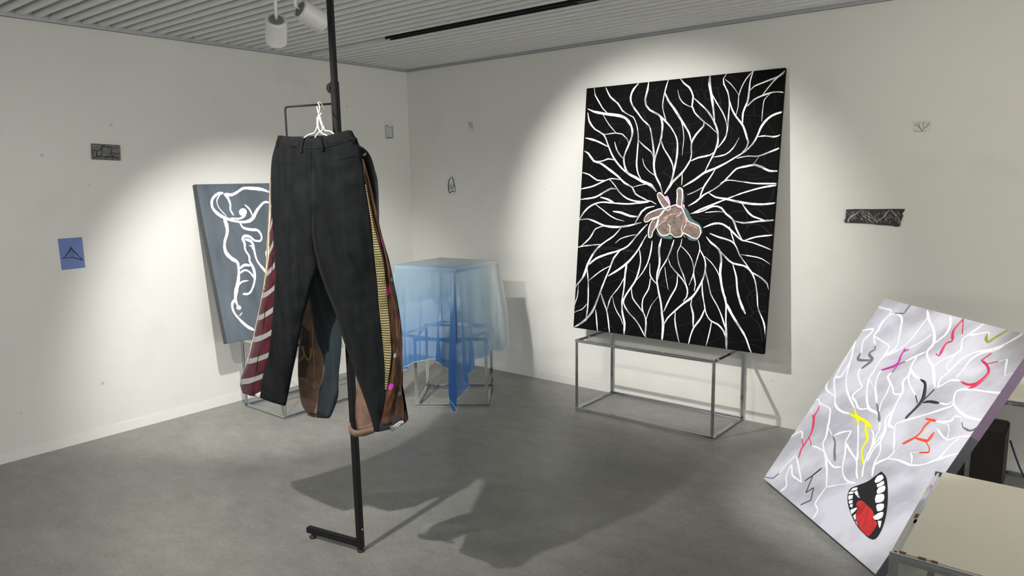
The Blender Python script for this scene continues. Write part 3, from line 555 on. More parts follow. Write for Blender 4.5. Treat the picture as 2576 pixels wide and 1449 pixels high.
col('olive_marks', sr(165,165,55), [([(2385,355),(2280,420),(2190,480)],21),([(2190,478),(2175,440),(2190,400)],22)])
col('black_marks', sr(38,42,44), [([(1580,815),(1620,850),(1610,960),(1590,1010),(1550,1060),(1440,1170)],28),([(1705,905),(1600,1010)],23),([(1535,960),(1550,1030)],21),([(1600,1025),(1660,1015),(1750,1030)],20)],
 [([(525,585),(600,530),(680,465)],10),([(600,530),(535,690)],15),([(535,690),(605,645)],12),([(605,645),(580,760)],18),([(582,758),(490,800)],13)])
col('orange_marks', sr(238,78,38), [([(1625,1170),(1690,1185),(1720,1190)],26)], [([(1670,35),(1620,80),(1580,140),(1520,190),(1415,245)],19),([(1520,188),(1620,215),(1650,210),(1705,140)],22),([(1620,215),(1660,280)],22),([(1660,280),(1655,322)],24),([(1655,322),(1570,325)],24)])
col('purple_mark', sr(125,75,115), [], [([(140,535),(235,560)],15),([(235,560),(290,515)],15)])
P4 = lambda q: ZP(q, 1880, 1049, 3.622)
mo = obj('painted_mouth', patches(BC, P4([[(1225,498),(1265,545),(1280,640),(1280,780),(1260,920),(1220,1040),(1170,1110),(1120,1110),(1060,1060),(1000,990),(950,890),(920,790),(920,700),(950,650),(1010,625),(1100,590),(1170,540)]]), .003, .0015), mat('paint_black_gloss', sr(24, 27, 28), .4, bump=.1), pc)
for tt in [[(1165,590),(1190,545),(1235,530),(1250,560),(1220,590),(1175,605)],[(1185,620),(1250,585),(1255,615),(1190,645)],[(1185,680),(1200,650),(1260,628),(1255,680),(1190,705)],[(1170,750),(1180,715),(1250,708),(1245,770),(1175,785)],
[(1180,820),(1190,800),(1250,795),(1240,850),(1190,862)],[(1150,915),(1200,880),(1245,870),(1235,920),(1200,940),(1165,940)],[(1195,950),(1228,950),(1212,1018)],[(945,680),(965,655),(1010,645),(1005,668)],[(925,705),(940,685),(980,685),(965,705)],
[(925,740),(930,718),(968,715),(965,745),(930,760)],[(930,780),(935,765),(965,760),(965,788),(935,795)],[(940,820),(942,800),(968,798),(962,830)],[(945,850),(1010,828),(980,870),(955,890)],[(970,905),(995,885),(990,945)],[(990,950),(1000,955),(1012,995)],[(980,690),(1005,672),(1018,715),(1000,720)],[(1005,725),(1022,718),(1030,745)]]:
    obj('tooth', patches(BC, P4([tt]), .0046, .0014), bpy.data.materials['thick_white_paint'], mo)
obj('tongue', patches(BC, P4([[(1015,770),(1050,765),(1100,810),(1150,860),(1165,900),(1150,930),(1190,970),(1160,1040),(1110,1090),(1060,1050),(1015,985),(995,900),(1020,820),(995,810)]]), .0046, .0014), mat('paint_tongue', sr(208, 45, 48), .5, col2=sr(160, 30, 34), vscale=14, stretch=(3, 3, .6), lo=.35, hi=.6), mo)
# ------------------------------------------------------------------ small drawings on the walls
def sheet_px(name, label, quad, wall, m, t=.0012, cat='drawing', curl=0, nx=1):
    """quad of photograph px on the wall plane, tl tr br bl"""
    n = (1, 0, 0) if wall == 'l' else (0, 1, 0); P = [onplane(x, y, n, 0) for x, y in quad]; out = Vector((1, 0, 0)) if wall == 'l' else Vector((0, -1, 0))
    bm = bmesh.new(); f = [bm.verts.new(p+out*(t+.0006)) for p in P]; b = [bm.verts.new(p+out*.0006) for p in P]
    bm.faces.new(f[::-1]); bm.faces.new(b)
    for i in range(4): bm.faces.new((f[i], f[(i+1) % 4], b[(i+1) % 4], b[i]))
    bmesh.ops.recalc_face_normals(bm, faces=bm.faces[:])
    o = obj(name, bm, m); tag(o, label, cat)
    U = Vector((0, 1, 0)) if wall == 'l' else Vector((1, 0, 0)); V = Vector((0, 0, 1)); B = Board(P[3]+out*(t+.0006), U, V, 9, 9, t); B.O = P[3]+out*(t+.0006)-U*3-V*3; B.N = out
    return o, B
def ink(parent, B, lines, m, name='ink_lines', lift=.0004, seed=1):
    lines = [(p, w*1.35) for p, w in lines]; obj(name, strokes(B, lines, lift=lift, step=2.5, jit=.15, seed=seed), m, parent, True)
M_PAPER = mat('white_paper', (.60, .60, .57), .8); M_TRACE = mat('tracing_paper', (.56, .57, .54), .6); M_INK = mat('black_ink', (.012, .012, .013), .6)
M_INKG = mat('pencil_grey', (.22, .22, .21), .7)
o, B = sheet_px('ink_drawing', 'small grey patterned drawing of dark rock-like cells, upper left wall', [(229,361),(301,366),(302,404),(233,401)], 'l', mat('grey_stone_card', sr(106, 105, 102), .7, var=.2, vscale=60), .009)
zi = lambda L: Z(L, 120, 260, 3.15)
ink(o, B, zi([([(347,325),(350,440)],7),([(352,440),(570,450)],5),([(345,322),(568,333)],6),([(352,368),(390,376),(418,372),(432,340),(470,345),(505,350),(500,390),(520,420),(560,435)],6),([(390,376),(392,420),(420,415),(430,372)],6),([(355,438),(392,420),(470,425),(515,427),(515,448)],6),([(470,425),(472,446)],5),([(505,390),(570,404)],6),([(430,340),(435,328)],5),([(505,350),(570,352)],4),([(520,405),(570,400)],4)]), M_INK)
rn = random.Random(5); hl = []
for k in range(95):
    x = rn.uniform(358, 560); y = rn.uniform(338, 440)
    if (393 < x < 420 and 376 < y < 412) or (475 < x < 512 and y > 430): continue
    a = rn.uniform(.3, 1.9); l = rn.uniform(10, 20); hl.append(([(x, y), (x+l*math.cos(a)*.6+2, y+l*.4), (x+l*math.cos(a), y+l*math.sin(a)*.5)], 2.6))
ink(o, B, zi(hl), M_INK, 'hatching', seed=4)
o, B = sheet_px('triangle_drawing', 'blue paper sheet with a hatched black triangle on the left wall', [(145,601),(206,596.5),(214.5,673),(155,679.5)], 'l', mat('blue_paper', sr(104, 122, 176), .8, var=.05, vscale=12))
ink(o, B, zi([([(178,1132),(182,1148),(150,1200),(115,1228)],5),([(115,1228),(200,1222),(280,1243)],5),([(180,1145),(215,1180),(280,1243)],6)]), M_INK)
hl = []
for k in range(60):
    t = rn.random(); u = rn.uniform(-.42, .45)*t; x = 180+u*150*1.0; y = 1150+t*70; hl.append(([(x, y), (x+rn.uniform(-9, 9), y+9)], 1.8))
ink(o, B, zi(hl), M_INK, 'hatching', seed=6)
o, B = sheet_px('blob_drawing', 'white paper with a ragged outlined shape near the room corner', [(965.5,304.5),(991,306),(990,349),(968,350)], 'l', M_PAPER)
z5 = lambda L: Z(L, 940, 260, 5.573)
blob = [(165,305),(205,318),(240,345),(255,320),(268,315),(262,360),(272,385),(265,420),(272,450),(270,480),(250,488),(215,475),(195,490),(175,485),(178,450),(165,415),(168,380),(162,350)]
obj('paper_shape', patches(B, ZP([blob], 940, 260, 5.573), .0008, .0005), mat('grey_wash', (.46, .47, .44), .8, var=.08, vscale=120), o)
ink(o, B, z5([(blob+[blob[0]], 4)]), M_INK, lift=.0012)
o, B = sheet_px('corner_sketch', 'tiny pale paper with a grey wedge sketch, high on the right wall', [(1176,306),(1190,305),(1193,331),(1181,331)], 'r', M_PAPER)
obj('grey_wedge', patches(B, ZP([[(1320,265),(1385,258),(1388,340),(1392,392),(1370,350),(1335,320)]], 940, 260, 5.573), .0008, .0005), mat('grey_wash_pale', (.42, .43, .40), .8), o)
o, B = sheet_px('tooth_drawing', 'white paper with a tall black-outlined lumpy shape on the right wall', [(1126,443),(1146,443),(1150,492),(1127,491)], 'r', M_PAPER)
sh = [(1097,1030),(1110,1050),(1122,1110),(1135,1150),(1145,1200),(1138,1240),(1120,1240),(1100,1232),(1068,1255),(1052,1235),(1050,1180),(1046,1130),(1056,1080),(1075,1055),(1085,1040)]
ink(o, B, z5([(sh+[sh[0]], 9)]), M_INK)
ink(o, B, z5([([(1060+i*10, 1100+(i*37) % 50), (1070+i*9, 1150+(i*13) % 30), (1066+i*8, 1220)], 3) for i in range(7)]), M_INK, 'hatching')
o, B = sheet_px('tree_sketch', 'tiny pale paper with a faint branching tree sketch, above the dark strip', [(2297,305.5),(2341,303),(2340,330.5),(2297,331)], 'r', mat('cream_paper', (.60, .59, .53), .8))
z6 = lambda L: Z(L, 2080, 180, 3.45)
tr = [([(825,520),(812,495),(785,470),(755,455)],5),([(825,520),(840,495),(870,475),(890,440)],5),([(820,505),(800,470),(790,435)],4),([(838,498),(835,465),(850,432)],4),([(750,517),(800,519),(860,520)],4),([(785,470),(770,440)],3),([(870,475),(865,440)],3),([(800,470),(815,432)],3),([(835,465),(825,430)],3),([(755,455),(752,435)],3),([(890,470),(898,430)],5)]
ink(o, B, z6(tr), M_INKG)
o, B = sheet_px('paper_edge', 'edge of a white sheet of paper at the far left wall', [(-40,268),(1,279),(9,352),(-38,345)], 'l', mat('white_paper_thick', (.62, .62, .60), .8))
# torn dark strip with white branching cut lines
q = [(172,1197),(250,1193),(400,1194),(540,1192),(680,1192),(672,1215),(655,1232),(665,1250),(650,1290),(636,1342),(600,1346),(580,1338),(520,1333),(440,1328),(380,1320),(300,1315),(230,1313),(160,1311),(155,1290),(168,1270),(172,1240)]
P = [onplane(2080+x/3.45, 180+y/3.45, (0, 1, 0), 0) for x, y in q]
bm = bmesh.new(); f = [bm.verts.new(p+Vector((0, -.010, 0))) for p in P]; b = [bm.verts.new(p+Vector((0, -.003, 0))) for p in P]
bm.faces.new(f); bm.faces.new(b[::-1])
for i in range(len(f)): bm.faces.new((f[i-1], b[i-1], b[i], f[i]))
bmesh.ops.triangulate(bm, faces=[x for x in bm.faces if len(x.verts) > 4]); bmesh.ops.recalc_face_normals(bm, faces=bm.faces[:])
o = obj('torn_strip', bm, mat('dark_print', sr(34, 28, 30), .5, var=.2, vscale=30)); tag(o, 'torn dark strip with white branching lines on the right wall', 'print')
B = Board(Vector((3, -.010, 0)), (1, 0, 0), (0, 0, 1), 5, 5, .01)
big = [([(185,1310),(200,1275),(250,1240),(300,1200)],6),([(300,1215),(320,1260),(370,1290),(400,1318)],6),([(430,1322),(450,1290),(500,1255),(540,1200)],6),([(555,1200),(590,1240),(620,1270),(640,1310)],6),([(310,1200),(330,1240),(400,1275),(430,1300)],5),([(180,1300),(220,1250),(260,1230)],4)]
for k in range(120):
    x = rn.uniform(185, 640); y = rn.uniform(1205, 1300); a = rn.uniform(.2, .9)*(1 if math.sin(x*.022) > 0 else -1); l = rn.uniform(14, 34)
    big.append(([(x, y), (x+l*a*.6, y+l*.4), (x+l*a, y+l*.9)], 2.8))
obj('white_branches', strokes(B, z6(big), lift=.0006, step=3, jit=.2, clip=False), mat('print_white', sr(175, 170, 168), .6), o)
# ------------------------------------------------------------------ garment rack
BASE = Vector((2.454, -2.668, 0)); LEAN = Vector((-.011, -.012, 2.3))/2.3
FD = Vector((-.9808, -.195, 0))          # direction of the foot
def pole_at(z): return BASE+LEAN*z
rk = empty('garment_rack', BASE, 'tall black metal garment rack post with an L-shaped foot', 'clothes rack')
bm = bmesh.new(); bar(bm, pole_at(.02), pole_at(1.985), .0262, bev=.002, up=FD); obj('post', bm, M_BLK, rk)
bm = bmesh.new(); bar(bm, pole_at(1.95), pole_at(2.52), .0215, bev=.002, up=FD); obj('upper_post', bm, M_BLK, rk)
ft = BASE+FD*.300+Vector((0, 0, .037))
bm = bmesh.new(); bar(bm, BASE+Vector((0, 0, .037))+FD*.0135, ft, .0262, bev=.002); foot = obj('foot', bm, M_BLK, rk)
for p in (BASE+FD*.275, BASE+Vector((0, 0, 0))):
    bm = bmesh.new(); lathe(bm, (p.x, p.y, .0005), (0, 0, 1), [(0, .013), (.002, .0155), (.008, .0155), (.0095, .008), (.012, .006), (.0195, .006)] if p.x < 2.4 else [(0, .013), (.002, .0155), (.008, .0155), (.0095, .008), (.0185, .007)], 24)
    if p.x < 2.4:
        lathe(bm, (p.x, p.y, .0195), (0, 0, 1), [(0, .006), (.0045, .006)], 16)
    obj('leveling_foot', bm, M_BLKR, rk, True)
bm = bmesh.new(); q = pole_at(.105); cdir = (CAM-q); cdir.z = 0
fn = Vector((FD.y, -FD.x, 0)); fn = fn if fn.dot(cdir) > 0 else -fn
lathe(bm, q-FD*.0125, -FD, [(0, .0045), (.002, .0045), (.003, .003)], 14); obj('bolt', bm, M_TRIM, rk)
kp = pole_at(1.962); kd = (FD*.98-fn*.2).normalized()
bm = bmesh.new(); prof = [(.008, .007), (.014, .007), (.0145, .018), (.017, .0205), (.028, .0205), (.031, .018), (.0315, .008), (.029, .007)]
org = kp; ax = kd; n_ = ax.orthogonal().normalized(); b_ = ax.cross(n_); R = []
for d, r in prof: R.append([bm.verts.new(org+ax*d+(n_*math.cos(a)+b_*math.sin(a))*r*(1-.06*(k % 2)*(r > .015))) for k, a in enumerate([2*PI*k/40 for k in range(40)])])
for A, C in zip(R, R[1:]):
    for k in range(40): bm.faces.new((A[k], A[(k+1) % 40], C[(k+1) % 40], C[k]))
bm.faces.new(R[0][::-1]); bm.faces.new(R[-1]); obj('clamp_knob', bm, M_BLKR, rk)
# rectangular rod arm
AE = Vector((2.259, -2.785, 1.894)); AS = pole_at(1.90); AS.z = 1.901; ad = (AE-AS); AL = ad.length; ad.normalize()
AS = AS+ad*.008; c_ = .012; lowz = 1.772
pts = [AS]
for k in range(7):
    a = PI/2*k/6; pts.append(Vector((AE.x, AE.y, AE.z))-ad*c_*(1-math.sin(a))-Vector((0, 0, c_))*(1-math.cos(a)))
for k in range(7):
    a = PI/2*k/6; pts.append(Vector((AE.x, AE.y, lowz))-ad*c_*(1-math.cos(a))+Vector((0, 0, c_))*(1-math.sin(a)))
S2 = pole_at(lowz); S2.z = lowz+.003; pts.append(S2+ad*.008)
bm = bmesh.new(); tube(bm, pts, .0042, 10); obj('hanging_arm', bm, M_BLK, rk, True)
# ------------------------------------------------------------------ wire hangers
def hang_px(lines, plane_y, ox, oy, sc, yo=None):
    out = []
    for L in lines:
        P = smoothline([(ox+p[0]/sc, oy+p[1]/sc) for p in L], 4)
        ds = []
        for i, q in enumerate(P):
            out_y = plane_y if yo is None else yo(i/(len(P)-1))
            ds.append(onplane(*q, (0, 1, 0), out_y))
        out.append(ds)
    return out
hk = onplane(800, 258, ad.cross(Vector((0, 0, 1))), ad.cross(Vector((0, 0, 1))).dot(AS))   # where the hooks sit on the arm
def hanger(label, hook, neck, arms, plane, hook_y):
    r = empty('wire_hanger', hk, label, 'hanger', 'white wire hangers on the rack arm')
    bm = bmesh.new()
    for L in hook:
        P = smoothline([(660+p[0]/6.587, 240+p[1]/6.587) for p in L], 3); n = len(P)
        tube(bm, [onplane(*q, (0, 1, 0), hook_y[0]+(hook_y[1]-hook_y[0])*i/(n-1)) for i, q in enumerate(P)], .0024, 8)
    h = obj('hook', bm, M_WIRE, r, True)
    bm = bmesh.new(); P = [onplane(660+x/6.587, 240+y/6.587, (0, 1, 0), plane) for x, y in neck]; nn = 40; A = []; Bq = []
    for k in range(nn):
        t = k/(nn-1); c = P[0].lerp(P[1], t); a = t*2*PI*5
        A.append(c+Vector((math.cos(a)*.0028, math.sin(a)*.0028, 0))); Bq.append(c-Vector((math.cos(a)*.0028, math.sin(a)*.0028, 0)))
    tube(bm, A, .0021, 7); tube(bm, Bq, .0021, 7); obj('twisted_neck', bm, M_WIRE, r, True)
    for L in arms:
        bm = bmesh.new(); P = smoothline([(660+p[0]/6.587, 240+p[1]/6.587) for p in L], 4)
        tube(bm, [onplane(*q, (0, 1, 0), plane) for q in P], .0024, 8); obj('shoulder_wire', bm, M_WIRE, r, True)
    return r
hanger('front white wire hanger, its hook over the black rack arm', [[(1030,235),(1000,175),(968,125),(938,110),(925,128)][::1]+[(944,170),(950,215),(935,300),(918,370)]], [(918,368),(917,500)],
       [[(916,495),(900,545),(860,620),(770,650),(690,705),(640,770)],[(924,505),(945,580),(1000,635),(1080,672),(1150,760)]], -2.845, (-2.71, -2.845))
hanger('rear white wire hanger, its hook tangled in the front hanger', [[(905,180),(915,240),(933,300),(950,365)],[(978,288),(962,315),(940,345)]], [(950,362),(992,500)],
       [[(990,500),(995,575),(930,620),(885,675),(860,740)],[(1012,502),(1035,580),(1110,590),(1190,640),(1250,720)]], -2.76, (-2.75, -2.76))
# ------------------------------------------------------------------ hanging trousers
def lut(pts):
    P = sorted([(y, x) for x, y in pts]); Y = [p[0] for p in P]; Xx = [p[1] for p in P]
    return lambda y: float(np.interp(y, Y, Xx))
def rs_poly(pts, n, sm=True):
    P = smoothline(pts, 3) if sm else pts; P = np.array(P, float)
    d = np.r_[0, np.cumsum(np.linalg.norm(np.diff(P, axis=0), axis=1))]; t = np.linspace(0, d[-1], n)
    return np.stack([np.interp(t, d, P[:, 0]), np.interp(t, d, P[:, 1])], 1)
class Garment:
    def __init__(s, plane, L, R, iL, iR, crotch, depth, back, seed):
        s.pl = plane; s.L, s.R, s.iL, s.iR = lut(L), lut(R), lut(iL), lut(iR); s.cr = crotch; s.d = depth; s.bk = back; s.seed = seed
    def plane(s, x, y):
        if s.bias == 0: return s.pl
        a = min(1, max(0, (y-560)/220)); b = min(1, max(0, (882-x)/42 if s.bias < .04 else (x-785)/60)); a = a*a*(3-2*a); b = b*b*(3-2*b)
        return s.pl+s.bias*a*b
    bias = 0; folds = []
    def depth(s, x, y, back=False):
        L, R = s.L(y), s.R(y); D = s.bk if back else s.d
        u = (x-L)/max(R-L, 1)*2-1; whole = max(0, 1-abs(u)**2.6)**.5
        if x < (s.iL(y)+s.iR(y))/2: a, b = L, s.iL(y)
        else: a, b = s.iR(y), R
        u2 = (x-a)/max(b-a, 1)*2-1; leg = max(0, 1-abs(u2)**2.3)**.5
        t = min(1, max(0, (y-(s.cr-150))/200)); t = t*t*(3-2*t)
        v = whole*(1-t)+leg*(t*.8+.2*t*1)
        if not back:
            n = noise.noise(Vector((x*.028+s.seed, y*.006, s.seed)))*.42+noise.noise(Vector((x*.05-y*.02, y*.03, s.seed+5)))*.2+noise.noise(Vector((x*.012+y*.03, y*.011-x*.02, s.seed+9)))*.3
            v = v*(1+n)
            for (ax, ay, bx_, by_, am, wd) in s.folds:
                dx, dy = bx_-ax, by_-ay; LL = math.hypot(dx, dy); t_ = ((x-ax)*dx+(y-ay)*dy)/LL/LL
                if 0 < t_ < 1: v += am/D*math.exp(-(((x-ax)*dy-(y-ay)*dx)/LL/wd)**2)*math.sin(PI*t_)
        return D*v
    def P(s, x, y, off=0, back=False):
        q = onplane(x, y, (0, 1, 0), s.plane(x, y)); dd = s.depth(x, y, back)
        tow = Vector((CAM.x-q.x, CAM.y-q.y, 0)).normalized()
        return q+(Vector((0, 1, 0))*dd if back else tow*(dd+off))
    def sheet(s, name, A, B_, m, parent, n=70, k=14, off=0., back=False, fn=None, sm=True, thick=.0012):
        a = rs_poly(A, n, sm); b = rs_poly(B_, n, sm); bm = bmesh.new(); V = []
        for i in range(n):
            row = []
            for j in range(k+1):
                t = j/k; x = a[i][0]*(1-t)+b[i][0]*t; y = a[i][1]*(1-t)+b[i][1]*t
                o_ = off+(fn(i/(n-1), t) if fn else 0)
                row.append(bm.verts.new(s.P(x, y, o_, back)))
            V.append(row)
        uvl = bm.loops.layers.uv.new('uv')
        for i in range(n-1):
            for j in range(k):
                f = bm.faces.new((V[i][j], V[i+1][j], V[i+1][j+1], V[i][j+1]))
                for lp, (ii, jj) in zip(f.loops, ((i, j), (i+1, j), (i+1, j+1), (i, j+1))): lp[uvl].uv = (jj/k, ii/(n-1))
        o = obj(name, bm, m, parent, True)
        so = o.modifiers.new('solid', 'SOLIDIFY'); so.thickness = thick; so.offset = 0
        return o
def stitch(g, name, lines, m, parent, w=.0011, off=.0022):
    for L in lines:
        bm = bmesh.new(); P = smoothline(L, 4); tube(bm, [g.P(x, y, off) for x, y in P], w, 6); o = obj(name, bm, m, parent, True)
    return o
def uvmat(name, build, rough=.7, sheen=0, spec=.3, bump=.2, bscale=400):
    m = mat(name, (.5, .5, .5), rough, spec=spec, bump=bump, bscale=bscale, sheen=sheen); nt = m.node_tree; b = nt.nodes['Principled BSDF']
    uv = nt.nodes.new('ShaderNodeUVMap'); uv.uv_map = 'uv'; out = build(nt, uv.outputs[0]); nt.links.new(out, b.inputs['Base Color']); return m
def math_(nt, op, a, b=None):
    n = nt.nodes.new('ShaderNodeMath'); n.operation = op
    for i, v in enumerate((a, b)):
        if v is None: continue
        if isinstance(v, (int, float)): n.inputs[i].default_value = v
        else: nt.links.new(v, n.inputs[i])
    return n.outputs[0]
def mixc(nt, f, c1, c2):
    n = nt.nodes.new('ShaderNodeMix'); n.data_type = 'RGBA'
    for i, v in ((0, f), (6, c1), (7, c2)):
        if isinstance(v, tuple): n.inputs[i].default_value = (*v, 1)
        elif isinstance(v, (int, float)): n.inputs[i].default_value = v
        else: nt.links.new(v, n.inputs[i])
    return n.outputs[2]
M_COT = mat('black_brushed_cotton', (.0056, .0068, .0080), .85, var=.5, vscale=14, stretch=(2, 2, .4), bump=.5, bscale=420, sheen=.02, spec=.12)  # lighter streaks in the colour imitate light along the folds
M_COTD = mat('black_cotton_seam', (.004, .004, .005), .9)
M_SATIN = mat('black_satin', (.008, .009, .010), .45, bump=.1)
def tie(nt, uv):
    s = nt.nodes.new('ShaderNodeSeparateXYZ'); nt.links.new(uv, s.inputs[0]); v = math_(nt, 'ADD', s.outputs[1], math_(nt, 'MULTIPLY', s.outputs[0], .055))
    t = math_(nt, 'FRACT', math_(nt, 'MULTIPLY', v, 8.6)); band = math_(nt, 'LESS_THAN', t, .25); edge = math_(nt, 'LESS_THAN', math_(nt, 'ABSOLUTE', math_(nt, 'SUBTRACT', t, .125)), .16)
    nz = nt.nodes.new('ShaderNodeTexNoise'); nz.inputs['Scale'].default_value = 60; nt.links.new(uv, nz.inputs[0])
    gr = mixc(nt, nz.outputs[0], sr(70, 70, 70), sr(190, 188, 182)); n2 = nt.nodes.new('ShaderNodeTexNoise'); n2.inputs['Scale'].default_value = 7; nt.links.new(uv, n2.inputs[0])
    rd = mixc(nt, n2.outputs[0], sr(40, 8, 24), sr(92, 20, 38)); x = mixc(nt, edge, rd, (.008, .008, .012)); return mixc(nt, band, x, gr)
M_TIE = uvmat('striped_tie_silk', tie, .45, sheen=.03)
def gold(nt, uv):
    mp = nt.nodes.new('ShaderNodeMapping'); mp.inputs['Scale'].default_value = (6, 84, 1); nt.links.new(uv, mp.inputs[0]); s = nt.nodes.new('ShaderNodeSeparateXYZ'); nt.links.new(mp.outputs[0], s.inputs[0])
    fx = math_(nt, 'FRACT', s.outputs[0]); fy = math_(nt, 'FRACT', s.outputs[1])
    tri = math_(nt, 'LESS_THAN', math_(nt, 'ADD', math_(nt, 'ABSOLUTE', math_(nt, 'SUBTRACT', fx, .5)), math_(nt, 'MULTIPLY', fy, .9)), .45)
    ln = math_(nt, 'GREATER_THAN', fy, .72); x = mixc(nt, tri, sr(104, 92, 56), sr(225, 214, 160)); return mixc(nt, ln, x, sr(44, 38, 22))
M_GOLD = uvmat('gold_patterned_tie_silk', gold, .4, sheen=.02, spec=.3)
def scarf(nt, uv):
    n1 = nt.nodes.new('ShaderNodeTexNoise'); n1.inputs['Scale'].default_value = 5; n1.inputs['Distortion'].default_value = 1.5
    mp = nt.nodes.new('ShaderNodeMapping'); mp.inputs['Scale'].default_value = (.55, 1.5, 1); n1.inputs['Detail'].default_value = 1.5; nt.links.new(uv, mp.inputs[0]); nt.links.new(mp.outputs[0], n1.inputs[0])
    r = nt.nodes.new('ShaderNodeValToRGB'); e = r.color_ramp.elements; e[0].position = .34; e[0].color = (*sr(34, 22, 15), 1); e[1].position = .66; e[1].color = (*sr(108, 72, 44), 1); q = e.new(.5); q.color = (*sr(70, 46, 28), 1)
    nt.links.new(n1.outputs[0], r.inputs[0]); x = r.outputs[0]
    for (u, v, rad, c) in ((.30, .857, .0125, sr(190, 60, 190)), (.15, .50, .018, sr(150, 30, 110)), (.32, .745, .008, sr(130, 160, 160)), (.86, .905, .008, sr(60, 95, 85)), (.75, .32, .015, sr(120, 50, 90)), (.9, .62, .014, sr(110, 25, 70)), (.8, .47, .008, sr(110, 125, 110))):
        m2 = nt.nodes.new('ShaderNodeMapping'); m2.inputs['Location'].default_value = (-u*.07, -v, 0); m2.inputs['Scale'].default_value = (.07, 1, 1); nt.links.new(uv, m2.inputs[0])
        l = nt.nodes.new('ShaderNodeVectorMath'); l.operation = 'LENGTH'; nt.links.new(m2.outputs[0], l.inputs[0]); x = mixc(nt, math_(nt, 'LESS_THAN', l.outputs['Value'], rad), x, c)
    return x
M_SCARF = uvmat('brown_silk_scarf', scarf, .38, sheen=.02, spec=.3)
def tan(nt, uv):
    n1 = nt.nodes.new('ShaderNodeTexNoise'); n1.inputs['Scale'].default_value = 9; mp = nt.nodes.new('ShaderNodeMapping'); mp.inputs['Scale'].default_value = (.5, 2, 1); nt.links.new(uv, mp.inputs[0]); nt.links.new(mp.outputs[0], n1.inputs[0])
    r = nt.nodes.new('ShaderNodeValToRGB'); e = r.color_ramp.elements; e[0].position = .4; e[0].color = (*sr(128, 108, 140), 1); e[1].position = .47; e[1].color = (*sr(184, 160, 120), 1); q = e.new(.62); q.color = (*sr(228, 214, 186), 1); nt.links.new(n1.outputs[0], r.inputs[0]); return r.outputs[0]
M_TAN = uvmat('tan_floral_silk', tan, .5)
M_DEN = mat('brown_denim', sr(134, 106, 90), .85, col2=sr(104, 80, 68), vscale=16, stretch=(1, 1, 1.5), lo=.3, hi=.7, detail=7, bump=.4, bscale=350)
M_DEND = mat('dark_brown_suede', sr(58, 44, 36), .8, var=.2, vscale=12); M_DSTI = mat('denim_stitching', sr(176, 144, 118), .8)
M_TEALF = mat('teal_cotton', sr(28, 41, 48), .75, var=.3, vscale=7, stretch=(2, 2, .5), bump=.3, bscale=300, sheen=.02)
M_OCH = mat('ochre_applique', sr(134, 112, 62), .7)
M_SEQ = mat('silver_sequins', (.7, .7, .68), .2, metal=1, bump=1, bscale=160)
# front pair: black with tie panels let into the outer seams
Lo = [(697,352),(684,400),(680,470),(677,560),(674,620),(671,680),(662,740),(650,800),(636,863),(621,923),(605,964),(607,978),(612,990)]
Ro = [(888,345),(908,385),(915,420),(926,480),(942,550),(958,600),(975,640),(990,707),(1003,774),(1012,848),(1012,915),(1012,975),(1020,1009),(1027,1055)]
ctr = [(786,400),(786,480),(785,560),(788,610),(796,650)]
iL = ctr+[(798,679),(780,729),(760,804),(748,878),(733,949),(719,1019)]
iR = ctr+[(803,679),(818,722),(845,792),(863,852),(889,927),(915,997),(934,1053),(941,1083)]
G1 = Garment(-2.845, Lo+[(612,1100)], Ro+[(1027,1100)], iL+[(719,1100)], iR+[(941,1100)], 655, .042, .022, 2.3); G1.bias = .045
G1.folds = [(792,615,872,540,.006,7),(800,590,880,490,.004,10),(780,600,705,520,.005,9),(775,640,700,600,.004,8),(795,430,783,590,.004,8),(700,420,770,500,-.004,12),(900,410,830,480,-.005,12),(745,700,730,900,.005,9),(705,640,715,860,.004,7),(860,700,905,950,.005,10),(905,620,935,900,-.004,12),(700,930,745,900,.004,7),(690,960,730,955,-.004,6),(925,960,955,930,.004,7),(720,380,760,384,.003,5),(820,384,890,372,.003,5),(830,430,880,415,.004,6)]
t1 = empty('trousers', onplane(795, 345, (0, 1, 0), -2.845), 'black trousers hung back-to-front with maroon striped tie and gold panels down the sides', 'trousers')
mL = [(698,352),(693,372),(684,405),(681,470),(683,560),(690,636),(692,692),(689,745),(686,789),(682,840),(672,905),(662,938),(656,965),(652,988)]
mR = [(892,342),(905,368),(914,420),(921,470),(931,540),(936,580),(943,655),(949,710),(953,766),(959,820),(964,871),(968,920),(969,971),(966,1009),(953,1061)]
cL = [(787,355)]+iL; cR = [(787,355)]+iR
G1.sheet('left_leg', mL+[(651,992)], cL, M_COT, t1, 90, 18, .001)
hemR = [(941,1083)]
G1.sheet('right_leg', cR, mR+[(952,1080)], M_COT, t1, 90, 18, .001)
G1.sheet('right_leg_hem', [(938,1052),(941,1084)], [(1020,1030),(1027,1056)], mat('black_teal_cotton', (.014, .018, .02), .8), t1, 8, 16, -.002)
G1.sheet('seat_back', Lo, iL, M_SATIN, t1, 60, 8, back=True); G1.sheet('seat_back', iR, Ro, M_SATIN, t1, 60, 8, back=True)
tieL = [(683,520),(678,580),(675,640),(670,690),(660,745),(651,789),(638,850),(624,905),(610,945),(604,966),(610,980),(640,990)]
G1.sheet('striped_tie_panel', [(683,515),(678,590),(677,640),(669,700),(660,745),(649,800),(638,852),(624,908),(607,950),(604,968),(612,985)], [(683,515),(688,600),(691,650),(693,700),(690,750),(687,795),(683,845),(673,905),(662,942),(657,965),(653,992)], M_TIE, t1, 110, 8, .0, fn=lambda i, t: .006*math.sin(PI*t)*(1+.6*math.sin(i*25+t*6)))
G1.sheet('tan_silk_panel', [(682,420),(678,470),(675,560),(671,620),(668,680),(658,745),(648,795),(636,850),(622,905),(613,935)], [(684,420),(683,470),(682,540),(679,600),(678,650),(670,705),(661,750),(650,805),(639,856),(626,910),(614,940)], M_TAN, t1, 90, 3, -.003)
